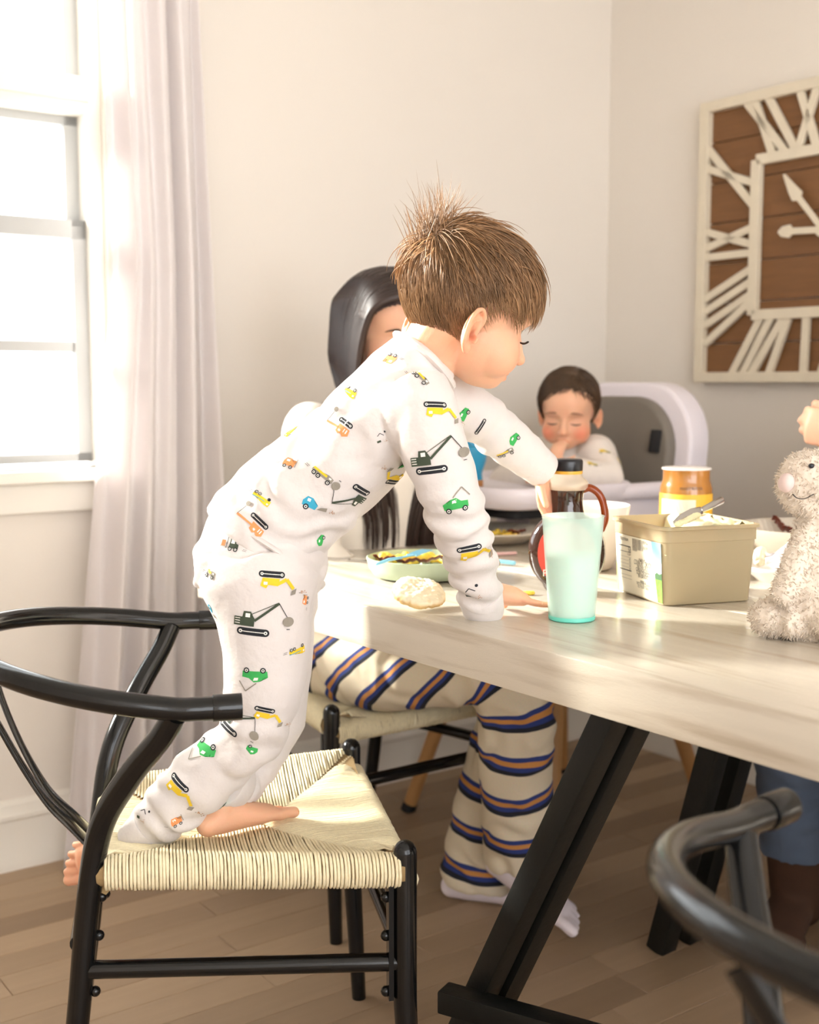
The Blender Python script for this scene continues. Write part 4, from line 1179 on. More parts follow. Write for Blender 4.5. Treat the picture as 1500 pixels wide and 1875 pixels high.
for o, tr_, cnt in ((top_o, tt, 12), (pants_o, tp, 12)):  # the side turned away carries the same print
    vs = o.data.vertices; tries = 0; placed = []
    while cnt > 0 and tries < 800:
        tries += 1; v = vs[rk.randrange(len(vs))]
        if v.normal.dot((v.co - CAMP).normalized()) < .45: continue
        if any((v.co - q).length < .075 for q in placed): continue
        placed.append(v.co.copy()); a = rk.uniform(-1, 1)
        decal(o, tr_, v.co.copy(), v.normal.copy(), Vector((math.cos(a), 0, math.sin(a))), rk.choice(kinds), .05)
        cnt -= 1
# ================================================================== the woman at the end of the table
M['brown_hair'] = hair_mat('dark_brown_hair', (58, 40, 34))
M['baby_hair'] = hair_mat('soft_brown_hair', (92, 68, 48))
M['white_top'] = pmat('cream_knit_cotton', (236, 228, 218), .9, .03, 40, .25, 500)
M['sock'] = pmat('white_sock_cotton', (232, 222, 228), .92, .03, 60, .3, 700)
def stripe_mat():
    m = bpy.data.materials.new('striped_knit'); m.use_nodes = True
    nt = m.node_tree; N = nt.nodes; L = nt.links; b = N['Principled BSDF']
    at_ = N.new('ShaderNodeAttribute'); at_.attribute_name = 'along'
    dv = N.new('ShaderNodeMath'); dv.operation = 'DIVIDE'; dv.inputs[1].default_value = .086
    fr = N.new('ShaderNodeMath'); fr.operation = 'FRACT'
    L.new(at_.outputs['Fac'], dv.inputs[0]); L.new(dv.outputs[0], fr.inputs[0])
    cr = N.new('ShaderNodeValToRGB'); cr.color_ramp.interpolation = 'CONSTANT'
    el = cr.color_ramp.elements
    cream = srgb(232, 218, 192)
    stops = [(0, cream), (.50, srgb(44, 62, 128)), (.60, srgb(206, 142, 76)), (.70, srgb(44, 62, 128)), (.80, srgb(30, 32, 44)), (.90, cream)]
    el[0].position = 0; el[0].color = cream; el[1].position = stops[1][0]; el[1].color = stops[1][1]
    for p, c in stops[2:]:
        e = el.new(p); e.color = c
    L.new(fr.outputs[0], cr.inputs[0])
    tc = N.new('ShaderNodeTexCoord'); nz = N.new('ShaderNodeTexNoise'); nz.inputs['Scale'].default_value = 500
    L.new(tc.outputs['Object'], nz.inputs['Vector'])
    mm = N.new('ShaderNodeMixRGB'); mm.blend_type = 'MULTIPLY'; mm.inputs[0].default_value = .25
    L.new(cr.outputs[0], mm.inputs[1]); L.new(nz.outputs['Color'], mm.inputs[2])
    L.new(mm.outputs[0], b.inputs['Base Color']); b.inputs['Roughness'].default_value = .9
    bp = N.new('ShaderNodeBump'); bp.inputs['Strength'].default_value = .3; bp.inputs['Distance'].default_value = .002
    L.new(nz.outputs['Fac'], bp.inputs['Height']); L.new(bp.outputs[0], b.inputs['Normal'])
    return m
M['stripe'] = stripe_mat()
c2 = chair2.location.copy()
def mo(f, l, z): return c2 + B * f + A * l + Vector((0, 0, z))
mum = thing('person', 'adult with long dark hair in striped trousers, seated behind the boy', 'person', mo(-.22, 0, .45))
mf = (B * 1.0 + A * -.12 + Vector((0, 0, -.22))).normalized()
MHM = frame((0, 0, 0), mf, (0, 0, 1)) @ Matrix.Scale(.222 / .2, 4)
MHM = Matrix.Translation(at(712, 606, 2.60)) @ MHM
sk = MB(); head_shape(sk, MHM, ears=(), adult=True)
hc_ = MHM @ Vector((0, -.025, -.05)); shz = 1.03
sk.tube([hc_, mo(-.19, 0, 1.07), mo(-.21, 0, 1.0)], [.052, .05, .06], 18, rnd=True)
sk.tube([mo(-.21, 0, 1.02), mo(-.20, 0, .9), mo(-.22, 0, .72), mo(-.23, 0, .56)], [.13, .13, .11, .14], 22, ref=A, ry=[.06, .085, .08, .09], rnd=True)
MARMS = []
for s_ in (-1, 1):
    arm = [mo(-.21, s_ * .155, 1.0), mo(-.17, s_ * .185, .86), mo(-.12, s_ * .19, .74), mo(.0, s_ * .12, .66), mo(.09, s_ * .06, .62)]
    sk.tube(arm, [.045, .04, .036, .03, .024], 14, rnd=True); MARMS.append(arm)
    hand_shape(sk, frame(mo(.10, s_ * .055, .618), (B * .8 - A * s_ * .5 + Vector((0, 0, -.15))), (0, 0, 1)), .16, sx=-s_ , curl=(.3, .35, .3))
LP_ = [mo(-.20, -.10, .525), mo(0.0, -.095, .545), at(925, 1235, 2.30), at(945, 1420, 2.335), at(962, 1600, 2.385)]
LQ_ = [mo(-.20, .10, .525), mo(0.0, .10, .545), at(945, 1262, 2.50), at(900, 1450, 2.50), at(868, 1655, 2.50)]
for P in (LP_[:4] + [LP_[3].lerp(LP_[4], .75)], LQ_[:4] + [LQ_[3].lerp(LQ_[4], .75)]): sk.tube(P, [.085, .075, .055, .048, .035], 18, rnd=True)
me = fuse(sk, .0038); tint = np.ones((len(me.vertices), 3)); head_sculpt(me, MHM, tint); smooth(me, 2, .5); set_tint(me, tint)
finish('body', me, M['skin_tan'], mum)
face_lines(MHM, mum, True)
tp_ = MB()
tp_.tube([mo(-.23, 0, .55), mo(-.23, 0, .64), mo(-.215, 0, .76), mo(-.20, 0, .90), mo(-.205, 0, 1.0), mo(-.20, 0, 1.065)], [.175, .165, .15, .165, .165, .07], 30, ref=A, ry=[.125, .115, .105, .11, .085, .06])
for arm in MARMS: tp_.tube(arm, [.062, .058, .052, .046, .038], 20, rnd=True)
me = fuse(tp_, .006); smooth(me, 5, .5); crumple(me, .004, 10, 3); smooth(me, 1)
finish('cotton_top', me, M['white_top'], mum)
for P, nm, se in ((LP_, 'trouser_leg', 1.), (LQ_, 'trouser_leg', 4.)):
    b_ = MB(); b_.tube(spline([mo(-.27, (P[0] - c2).dot(A) * .8, .53)] + P[:-1] + [P[-1] - (P[-1] - P[-2]) * .20], 4), np.interp(np.linspace(0, 1, 21), [0, .2, .45, .6, .8, 1], [.11, .108, .095, .078, .072, .080]), 28, rnd=False)
    me = fuse(b_, .005); smooth(me, 4); folds(me, P, .15, .10, .006, .05, 1.0, se, 1.5); crumple(me, .003, 9, se); smooth(me, 1)
    s__, _ = axis_param(get_co(me), spline(P, 6)); 
    c_ = get_co(me); s__ = s__ - 1.0 * (c_[:, 2] - .55) * np.clip((.42 - s__) / .08, 0, 1) + .01 * vnoise(c_, 7, se) + (.055 if P is LP_ else .02)
    s__ = smooth_val(me, s__, 40)
    a_ = me.attributes.new('along', 'FLOAT', 'POINT'); a_.data.foreach_set('value', s__)
    finish(nm, me, M['stripe'], mum)
for (hx, hy, tx, ty, z0) in ((948, 1600, 1062, 1694, .02), (848, 1672, 1000, 1690, .0)):
    b_ = MB(); h = at(hx, hy, 2.40 if z0 else 2.53); 
    if z0:
        tpt = onz(tx, ty, .035)
        Fm = frame(h + Vector((.004, 0, .03)), tpt - at(925, 1608, 2.40), (0, 0, 1)); Lf = .235
    else:
        a0_ = onz(824, 1682, 0); tpt = onz(1005, 1693, 0); d_ = (tpt - a0_).normalized(); Lf = .235; a0_ = Vector((LQ_[-1].x, LQ_[-1].y, 0)) - d_ * .06
        Fm = frame(a0_ + d_ * .06 + Vector((0, 0, .28 * Lf)), d_, (0, 0, 1))
    foot_shape(b_, Fm, Lf, 1, .10)
    me = fuse(b_, .004); smooth(me, 9, .5); finish('sock', me, M['sock'], mum)
# long hair parted in the middle
def mum_tint(p, rg): v = .6 + .7 * rg.random(); return np.array((v, v, v))
def lock_paths(count, rg):
    out = []
    for i in range(count):
        s_ = -1 if i % 2 else 1
        y0 = rg.uniform(-.085, .074); x0 = s_ * abs(rg.normal(0, .006))
        zt = .027 + .083 * math.sqrt(max(.02, 1 - ((y0 + .012) / .1) ** 2))
        spread = rg.uniform(.0, 1)
        yy = y0 - .012 * spread
        fwd_end = rg.uniform(.06, .125); xe = rg.uniform(.012, .085)
        pts = [(x0, y0, zt), (s_ * .036, yy - .004, zt - .008 - .010 * spread), (s_ * .058, yy * .95 - .008, zt * .72 - .008 * spread), (s_ * .071, yy * .9 - .012, .032), (s_ * .077, yy * .8 - .012, -.015), (s_ * .078, yy * .7 - .008, -.075), (s_ * .076, .3 * yy + .3 * fwd_end, -.15), (s_ * (xe + .022), fwd_end, -.24), (s_ * xe, fwd_end + .015, -.33), (s_ * (xe - .004), fwd_end + .02, -.42 + .02 * rg.normal())]
        out.append(spline(pts, 4))
    return out
rg_ = np.random.default_rng(4); mat_ = np.array(MHM); MR = np.array(frame((0, 0, 0), B, (0, 0, 1)))
def to_world(P): return P @ mat_[:3, :3].T + mat_[:3, 3]
pl = [to_world(P) for P in lock_paths(280, rg_)]
me = strands(pl, [.0105] * len(pl), 6); set_tint(me, np.repeat(.55 + .3 * rg_.random(len(pl))[:, None] * np.ones((1, 3)), len(me.vertices) // len(pl), axis=0))
finish('hair_lock', me, M['brown_hair'], mum)['kind'] = 'stuff'
pl = [to_world(P * (1.02, 1.02, 1)) for P in lock_paths(1800, rg_)]
me = strands(pl, [.0011] * len(pl), 3); set_tint(me, np.repeat(.7 + .7 * rg_.random(len(pl))[:, None] * np.ones((1, 3)), len(me.vertices) // len(pl), axis=0))
finish('hair', me, M['brown_hair'], mum)['kind'] = 'stuff'
co_ = scalp_cap(MHM, (.0745, .096, .083), lambda p: p[2] > float(np.interp(p[1], [-.1, -.02, .02, .06, .09], [-.08, -.06, -.01, .052, .07])), nu=140, nv=90).build('hair_base', M['brown_hair'], mum)
set_tint(co_.data, np.full((len(co_.data.vertices), 3), .6))

# ================================================================== high chair
M['white_plastic'] = pmat('white_moulded_plastic', (234, 226, 232), .35, .02, 20)
M['grey_vinyl'] = pmat('grey_padded_vinyl', (122, 114, 104), .6, .06, 12, .15, 120)
M['beech'] = pmat('beech_wood', (196, 146, 92), .5, .10, 6, .1, 60, stretch=(1, 1, .2))
M['black_webbing'] = pmat('black_webbing', (30, 30, 32), .8, .1)
Fh = -A; Lh = B
HC = Vector((.372, 2.985, 0))
def hc(f, l, z): return HC + Fh * f + Lh * l + Vector((0, 0, z))
hch = thing('high_chair', 'white high chair with grey padded back and wooden legs', 'high chair', HC)
def arch(hw, z0, z1, n=14, r_=None):
    r_ = r_ or hw
    pts = [(-hw, z0)] + [(-hw + r_ - r_ * math.cos(t), z1 - r_ + r_ * math.sin(t)) for t in np.linspace(0, PI / 2, n)]
    return pts + [(-x, z) for x, z in pts[::-1]]
def slab(outline, f0, f1, tilt=.12):
    b_ = MB(); n = len(outline)
    P = lambda f, l, z: hc(f - (z - .62) * tilt, l, z)
    v0 = [P(f0, l, z) for l, z in outline]; v1 = [P(f1, l, z) for l, z in outline]
    b_.add(v0 + v1, [tuple(range(n)), tuple(range(2 * n - 1, n - 1, -1))] + [(i, n + i, n + (i + 1) % n, (i + 1) % n) for i in range(n)])
    return b_
slab(arch(.232, .60, 1.10, 14, .16), -.235, -.165).build('back_shell', M['white_plastic'], hch, bevel=.012, bseg=3)
slab(arch(.188, .60, 1.065, 14, .14), -.170, -.135).build('back_cushion', M['grey_vinyl'], hch, bevel=.012, bseg=3)
slab([(-.10, .78), (.10, .78), (.085, .80), (.0, .815), (-.085, .80)], -.137, -.128).build('cushion_fold', M['grey_vinyl'], hch, bevel=.003)
for l in (-.15, .15):
    b_ = MB(); b_.bar(hc(-.165, l, .93), hc(-.174, l, .985), .028, .012, up=Fh); b_.build('harness_slot', M['black_webbing'], hch, bevel=.003)
    MB().bar(hc(-.150, l * .6, .70), hc(-.178, l * .75, .93), .02, .004, up=Fh).build('harness_strap', M['grey_vinyl'], hch)
st = MB()
st.add([hc(f, l, z) for z in (.585, .625) for f, l in ((-.2, -.18), (.16, -.2), (.16, .2), (-.2, .18))], [(0, 1, 2, 3), (7, 6, 5, 4), (0, 4, 5, 1), (1, 5, 6, 2), (2, 6, 7, 3), (3, 7, 4, 0)])
st.build('seat_shell', M['white_plastic'], hch, bevel=.012)
for s_ in (-1, 1):
    b_ = MB()
    o_ = [(-.20, .60), (.01, .60), (.025, .70), (.01, .83), (-.21, .83)]
    v0 = [hc(f, s_ * .185, z) for f, z in o_]; v1 = [hc(f, s_ * .225, z) for f, z in o_]
    b_.add(v0 + v1, [(0, 1, 2, 3, 4), (9, 8, 7, 6, 5)] + [(i, 5 + i, 5 + (i + 1) % 5, (i + 1) % 5) for i in range(5)])
    b_.build('side_panel', M['white_plastic'], hch, bevel=.01)
def rrect(f0, f1, hw, r_, n=8):
    out = []
    for cx_, cy_, a0 in ((f1 - r_, hw - r_, 0), (f0 + r_, hw - r_, PI / 2), (f0 + r_, -hw + r_, PI), (f1 - r_, -hw + r_, 1.5 * PI)):
        out += [(cx_ + r_ * math.cos(a0 + t), cy_ + r_ * math.sin(a0 + t)) for t in np.linspace(0, PI / 2, n)]
    return out
def ring_loft(rings):
    b_ = MB(); n = len(rings[0]); vs = [p for r_ in rings for p in r_]
    fs = [(k * n + i, k * n + (i + 1) % n, (k + 1) * n + (i + 1) % n, (k + 1) * n + i) for k in range(len(rings) - 1) for i in range(n)]
    fs += [tuple(range(n - 1, -1, -1)), tuple(range((len(rings) - 1) * n, len(rings) * n))]
    return b_.add(vs, fs)
TRZ = .872
def tr_ring(g, z): return [hc(f, l, z) for f, l in rrect(-.04 - g, .37 + g, .245 + g, .085 + g)]
ring_loft([tr_ring(-.03, TRZ - .05), tr_ring(-.008, TRZ - .045), tr_ring(0, TRZ - .02), tr_ring(0, TRZ - .004), tr_ring(-.006, TRZ), tr_ring(-.014, TRZ - .002), tr_ring(-.022, TRZ - .014)]).build('tray', M['white_plastic'], hch, sharp=60)
for s_ in (-1, 1):
    MB().tube([hc(.04, s_ * .222, TRZ - .024), hc(-.10, s_ * .232, TRZ - .024), hc(-.20, s_ * .235, TRZ - .03)], .02, 12, rnd=True).build('tray_arm', M['white_plastic'], hch)
ring_loft([tr_ring(-.055, TRZ - .072), tr_ring(-.055, TRZ - .049)]).build('tray_underside', M['black_webbing'], hch)
for s_ in (-1, 1):
    for g_ in (-1, 1):
        top_ = hc(g_ * .12, s_ * .13, .60); bot = hc(g_ * .265, s_ * .265, .02)
        lg = MB().tube([top_, bot], [.022, .017], 14).build('leg', M['beech'], hch)
        MB().tube([bot, bot - (top_ - bot).normalized() * .021], [.019, .019], 14).build('foot_cap', M['black_webbing'], lg)

# ================================================================== the baby
M['baby_brow'] = pmat('light_brown_brow', (150, 106, 82), .8, .1)
M['baby_top'] = pmat('cream_baby_jersey', (232, 222, 212), .9, .03, 40, .2, 500)
baby = thing('person', 'baby in a cream top sitting in the high chair, hand at mouth', 'person', hc(-.03, 0, .625))
bf = Vector((-.26, -.92, -.24)).normalized()
BBM = frame((0, 0, 0), bf, (.03, 0, 1)) @ Matrix.Scale(.192 / .2, 4)
BBM = Matrix.Translation(at(1041, 752, 2.93)) @ BBM
sk = MB(); head_shape(sk, BBM, eo=.25, es=.85)
bq = lambda f, l, z: hc(f, l, z)
sk.tube([BBM @ Vector((0, -.03, -.04)), bq(-.035, .0, .955), bq(-.04, 0, .92)], [.042, .04, .05], 16, rnd=True)
sk.tube([bq(-.04, 0, .93), bq(-.03, 0, .80), bq(-.03, 0, .68)], [.075, .085, .09], 20, ref=Lh, ry=[.055, .07, .075], rnd=True)
rha = [bq(-.03, -.08, .92), bq(.06, -.14, .85), at(1008, 868, 2.80), at(1013, 851, 2.79)]
sk.tube(rha, [.034, .03, .026, .02], 14, rnd=True)
hand_shape(sk, frame(at(1013, 851, 2.79), (.24, .30, .72), (-.3, -.9, .3)), .088, sx=1, curl=(.5, .6, .5), thick=1.15, thumb=(.8, .6, -.4))
lha = [bq(-.035, .085, .925), bq(-.01, .150, .875), bq(.10, .125, .892)]
sk.tube(lha, [.034, .03, .022], 14, rnd=True)
hand_shape(sk, frame(bq(.10, .12, .89), (Fh * .8 + Lh * -.5), (0, 0, 1)), .095, sx=1, curl=(.3, .3, .2), thick=1.25)
for s_ in (-1, 1): sk.tube([bq(-.03, s_ * .06, .665), bq(.10, s_ * .08, .635), bq(.13, s_ * .08, .52)], [.045, .04, .03], 14, rnd=True)
me = fuse(sk, .0028); tint = np.ones((len(me.vertices), 3)); head_sculpt(me, BBM, tint); smooth(me, 3, .45)
for s_ in (-1, 1): blush(me, tint, BBM @ Vector((s_ * .04, .055, -.04)), .02, (1.0, .62, .56), .75)
set_tint(me, tint); finish('body', me, M['skin'], baby)
face_lines(BBM, baby, True, 'baby_brow')
b_ = MB(); b_.tube([bq(-.03, 0, .635), bq(-.03, 0, .72), bq(-.03, 0, .84), bq(-.035, 0, .92), bq(-.035, 0, .955)], [.115, .112, .105, .09, .055], 26, ref=Lh, ry=[.09, .092, .085, .07, .045])
b_.tube(rha[:3], [.05, .044, .036], 18, rnd=True); b_.tube(lha[:2] + [bq(.075, .125, .892)], [.05, .044, .036], 18, rnd=True)
for s_ in (-1, 1): b_.tube([bq(-.03, s_ * .06, .675), bq(.10, s_ * .08, .635), bq(.13, s_ * .08, .54)], [.058, .046, .04], 16, rnd=True)
me = fuse(b_, .004); smooth(me, 4); crumple(me, .003, 16, 2); smooth(me, 1)
bt = finish('baby_top', me, M['baby_top'], baby)
bt_t = make_tree(bt)
for px_, py_, kd, an_ in ((1108, 827, 'flat', -15), (1136, 848, 'exc', -40), (1085, 850, 'flat', 10)):
    h = bt_t.ray_cast(CAMP, ray(px_, py_).normalized())
    if h[0] is not None: decal(bt, bt_t, h[0], h[1], Vector((math.cos(math.radians(an_)), 0, math.sin(math.radians(an_)))), kd, .034)
def bb_line(p): return float(np.interp(p[1], [-.1, -.05, -.01, .02, .045, .065, .085], [-.06, -.05, -.03, .0, .045, .066, .08])) - (.022 * max(0, min(1, p[0] / .05)) if p[1] > .0 else 0)
co_ = scalp_cap(BBM, (.0755, .0945, .0795), lambda p: p[2] > bb_line(p)).build('hair_base', M['baby_hair'], baby)
set_tint(co_.data, np.full((len(co_.data.vertices), 3), .75))
hm = scalp_hair(BBM, 2600, lambda p, r_: p[2] > bb_line(p) + .006 * (r_ - .5), (0, -.05, .1), lambda p: .032 if p[1] < .03 else .016, .0008, lambda p: .05, boy_tint, 9, .14, part=lambda p: np.array((1.6 * (p[0] + .03) / .05, -.2, -.9 - 6 * abs(p[0]))))
finish('hair', hm, M['baby_hair'], baby)['kind'] = 'stuff'

# ================================================================== the man at the right edge
M['denim'] = pmat('faded_blue_denim', (92, 106, 128), .9, .12, 30, .3, 700)
M['boot'] = pmat('dark_brown_suede', (72, 46, 30), .85, .15, 30, .3, 300)
M['grey_shirt'] = pmat('grey_marl_jersey', (120, 120, 124), .9, .06, 40, .2, 500)
knee = at(1448, 1262, 2.34)
hip0 = knee + A * .42; MX = Vector((hip0.x, hip0.y, 0)) + B * .09
def fa(f, l, z): return MX + Fh * f + Lh * l + Vector((0, 0, z))      # f forward from the hips
man = thing('person', 'adult at the right edge in jeans and brown boots, fist raised', 'person', fa(0, 0, .45))
FHM = Matrix.Translation(fa(.04, 0, 1.26)) @ frame((0, 0, 0), Fh + Vector((0, 0, -.2)), (0, 0, 1)) @ Matrix.Scale(.232 / .2, 4)
sk = MB(); head_shape(sk, FHM, adult=True)
sk.tube([FHM @ Vector((0, -.03, -.05)), fa(0, 0, 1.1), fa(-.02, 0, 1.02)], [.058, .056, .07], 16, rnd=True)
sk.tube([fa(-.02, 0, 1.04), fa(-.01, 0, .85), fa(0, 0, .55)], [.16, .15, .15], 20, ref=Lh, ry=[.08, .1, .1], rnd=True)
fist = at(1497, 782, 2.20)
arm_r = [fa(-.01, .19, 1.03), fa(.12, .25, .86), at(1640, 930, 2.25), at(1560, 800, 2.21)]
sk.tube(arm_r, [.055, .048, .042, .03], 16, rnd=True)
hand_shape(sk, frame(at(1574, 792, 2.21), (-.75, .30, .10), (-.3, -.85, 0)), .165, sx=1, curl=(1.0, 1.5, .9), spread=.13, thick=1.06, thumb=(.4, .8, -.5))
arm_l = [fa(-.01, -.19, 1.03), fa(.02, -.24, .82), fa(.18, -.16, .64)]
sk.tube(arm_l, [.055, .048, .034], 16, rnd=True)
hand_shape(sk, frame(fa(.19, -.155, .635), Fh + Lh * .3, (0, 0, 1)), .17, sx=1, curl=(.3, .4, .3))
legR = [fa(-.02, -.09, .53), fa(.20, -.09, .54), knee, at(1456, 1450, 2.36), at(1462, 1640, 2.40)]
legL = [fa(-.02, .10, .53), fa(.20, .12, .54), fa(.42, .14, .52), fa(.40, .15, .30), fa(.38, .15, .10)]
for P in (legR[:4] + [legR[3].lerp(legR[4], .8)], legL[:4] + [legL[3].lerp(legL[4], .8)]): sk.tube(P, [.085, .075, .058, .05, .04], 16, rnd=True)
me = fuse(sk, .0032); tint = np.ones((len(me.vertices), 3)); head_sculpt(me, FHM, tint); smooth(me, 2); set_tint(me, tint)
finish('body', me, M['skin_tan'], man); face_lines(FHM, man, True)
b_ = MB(); b_.tube([fa(-.01, 0, .52), fa(-.01, 0, .7), fa(-.02, 0, .9), fa(-.02, 0, 1.04), fa(-.02, 0, 1.09)], [.19, .18, .185, .17, .075], 26, ref=Lh, ry=[.13, .125, .12, .09, .065])
b_.tube(arm_r[:2], [.075, .065], 18, rnd=True); b_.tube(arm_l[:2], [.075, .065], 18, rnd=True)
me = fuse(b_, .006); smooth(me, 4); crumple(me, .004, 9, 1); finish('jersey_top', me, M['grey_shirt'], man)
for P in (legR, legL):
    b_ = MB(); Q = P[:-1] + [P[-2].lerp(P[-1], .52)]
    b_.tube(spline(Q, 4), np.interp(np.linspace(0, 1, 17), [0, .3, .5, .75, 1], [.10, .092, .075, .072, .074]), 24)
    me = fuse(b_, .005); smooth(me, 3); folds(me, P, .15, .07, .005, .35, .9, 3.); finish('trouser_leg', me, M['denim'], man)
    b_ = MB(); d_ = (P[-2] - P[-1]).normalized()
    b_.tube([P[-2].lerp(P[-1], .45), P[-1] + Vector((0, 0, -.01))], [.062, .055], 20, rnd=True)
    foot_shape(b_, frame((P[-1].x, P[-1].y, .082), (Fh * .9 + Lh * .35), (0, 0, 1)), .29, 1)
    me = fuse(b_, .005); smooth(me, 8); finish('boot', me, M['boot'], man)
co_ = scalp_cap(FHM, (.077, .097, .083), lambda p: p[2] > float(np.interp(p[1], [-.1, -.03, .02, .06, .09], [-.06, -.03, .0, .05, .06]))).build('hair', M['brown_hair'], man)
set_tint(co_.data, np.full((len(co_.data.vertices), 3), .8))
chair4 = copy_tree(chair1); chair4.location = MX + Fh * .20; chair4.rotation_euler = (0, 0, math.atan2(Fh.y, Fh.x))
chair4['label'] = 'black armchair with cord seat under the adult in jeans'
# ================================================================== things on the table
def tp_at(px, py, z=0.0): return onz(px, py, TZ + z)
def text_obj(name, s_, size, Mx, mat, parent, align='CENTER', squeeze=1.0):
    cu = bpy.data.curves.new('t', 'FONT'); cu.body = s_; cu.size = size; cu.align_x = align; cu.align_y = 'CENTER'; cu.resolution_u = 2
    o = bpy.data.objects.new('t', cu); COL.objects.link(o); bpy.context.view_layer.update()
    me = bpy.data.meshes.new_from_object(o.evaluated_get(bpy.context.evaluated_depsgraph_get()))
    bpy.data.objects.remove(o); bpy.data.curves.remove(cu)
    me.transform(Mx @ Matrix.Diagonal((squeeze, 1, 1, 1))); me.materials.clear(); me.materials.append(mat)
    return link(name, me, parent)
def flat(name, pts, mat, parent):
    return MB().add(pts, [tuple(range(len(pts)))]).build(name, mat, parent, smooth=False)
M['ink'] = pmat('printed_black_ink', (40, 38, 36), .6, .1)
M['stoneware'] = pmat('cream_stoneware', (222, 212, 196), .35, .03, 30)
M['white_ceramic'] = pmat('white_glazed_ceramic', (238, 230, 222), .25, .02, 20)
M['egg'] = pmat('scrambled_egg', (242, 206, 78), .55, .12, 60, .3, 200, sss=.2)
M['bacon'] = pmat('crisp_bacon', (118, 48, 30), .4, .55, 70, .3, 150, spec=.6)
M['sage'] = pmat('sage_green_silicone', (176, 190, 164), .5, .03, 20)
M['blue_plastic'] = pmat('light_blue_plastic', (128, 190, 216), .35, .03, 20)
M['pink_plastic'] = pmat('pale_pink_plastic', (232, 190, 190), .4, .03, 20)
M['muffin'] = pmat('toasted_muffin', (244, 232, 200), .85, .10, 50, .5, 220, attr='tint')
M['steel'] = pmat('polished_steel', (190, 188, 186), .22, .05, 30, metal=1.0)
M['spread'] = pmat('pale_yellow_spread', (246, 238, 196), .45, .04, 40, .2, 120, sss=.2)

# divided plate ----------------------------------------------------
kp = thing('kids_plate', 'sage green divided children\'s plate with egg and bacon', 'plate', tp_at(772, 1056))
PC = tp_at(772, 1056)
b_ = MB(); rx, ry = .1, .1
pr = [(.0, .002), (.072, .002), (.084, .004), (.094, .018), (.0985, .036), (.0965, .037), (.091, .022), (.083, .0085), (.0, .007)]
b_.lathe(pr, PC, 56).build('dish', M['sage'], kp, sharp=60)
for an in (-.55, 1.55, 3.6):
    e = Vector((math.cos(an), math.sin(an), 0))
    MB().tube([PC + Vector((0, 0, .010)), PC + e * .045 + Vector((0, 0, .016)), PC + e * .088 + Vector((0, 0, .026))], [.004, .004, .0035], 8, ry=[.008, .009, .006], ref=Vector((-e.y, e.x, 0)), rnd=True).build('divider', M['sage'], kp)
def lumps(name, label, spots, r_, mat, group=None, kind='stuff', parent=None, seed=1):
    rg = random.Random(seed); b_ = MB()
    for p in spots:
        for _ in range(3):
            q = p + Vector((rg.gauss(0, r_ * .5), rg.gauss(0, r_ * .5), rg.uniform(-.2, .6) * r_))
            b_.ball(q, (r_ * rg.uniform(.5, .9), r_ * rg.uniform(.5, .9), r_ * rg.uniform(.4, .7)), None, 10, 7)
    me = fuse(b_, r_ * .16); crumple(me, r_ * .22, 1.1 / r_, seed); smooth(me, 1)
    o = finish(name, me, mat, parent)
    if parent is None: tag(o, label, 'food', group, kind)
    return o
rg0 = random.Random(2)
lumps('scrambled_egg', 'yellow scrambled egg heaped at the back of the green plate', [PC + Vector((x, .052 + .01 * rg0.random() - .35 * abs(x), .018 + .01 * rg0.random())) for x in np.linspace(-.075, .07, 13)], .0125, M['egg'], seed=3)
def bacon(name, label, pts, wd, seed):
    P = spline(pts, 10); rg = random.Random(seed); b_ = MB()
    pts_ = [Vector(p) + Vector((0, 0, .0026 * math.sin(i * .55 + seed) + .0012 * math.sin(i * 1.7))) for i, p in enumerate(P)]
    b_.tube(pts_, [wd * (1 + .18 * math.sin(i * .9 + seed)) for i in range(len(pts_))], 12, ref=(0, -.8, .35), ry=.0022)
    me = bpy.data.meshes.new(name); o = b_.build(name, M['bacon'])
    return tag(o, label, 'bacon')
bacon('bacon_strip', 'dark crisp bacon strip lying across the green plate', [PC + Vector(v) for v in ((-.082, -.012, .036), (-.055, -.024, .036), (-.02, -.030, .033), (.015, -.032, .036), (.055, -.030, .038), (.08, -.02, .038))], .0085, 2)
# muffin half ------------------------------------------------------
MC = tp_at(767, 1106, .008)
b_ = MB(); Mm = Matrix.Translation(MC + Vector((0, .012, .016))) @ Matrix.Rotation(math.radians(20), 4, 'X') @ Matrix.Rotation(math.radians(9), 4, 'Y')
b_.lathe([(.0, -.008), (.030, -.009), (.039, -.006), (.041, 0), (.038, .006), (.028, .009), (0, .010)], (0, 0, 0), 40, Mm, sx=1.03, sy=1.0)
me = fuse(b_, .0018); crumple(me, .0022, 50, 3); crumple(me, .0014, 170, 5)
c_ = get_co(me); c_[:, 2] = np.maximum(c_[:, 2], TZ + .0006); set_co(me, c_)
L3 = (np.c_[c_, np.ones(len(c_))] @ np.array(Mm.inverted()).T)[:, :3]
rim_ = np.clip((np.hypot(L3[:, 0], L3[:, 1]) - .031) / .006, 0, 1) * np.clip((.004 - L3[:, 2]) / .005, 0, 1)
rim_ = np.clip(rim_ + .55 * np.clip(vnoise(c_, 120, 3) * 2 - .5, 0, 1), 0, 1)[:, None]
set_tint(me, np.ones((len(c_), 3)) * (1 - rim_) + rim_ * np.array((.86, .66, .40)))
tag(finish('english_muffin', me, M['muffin'], None), 'torn toasted muffin half lying in front of the green plate', 'muffin')
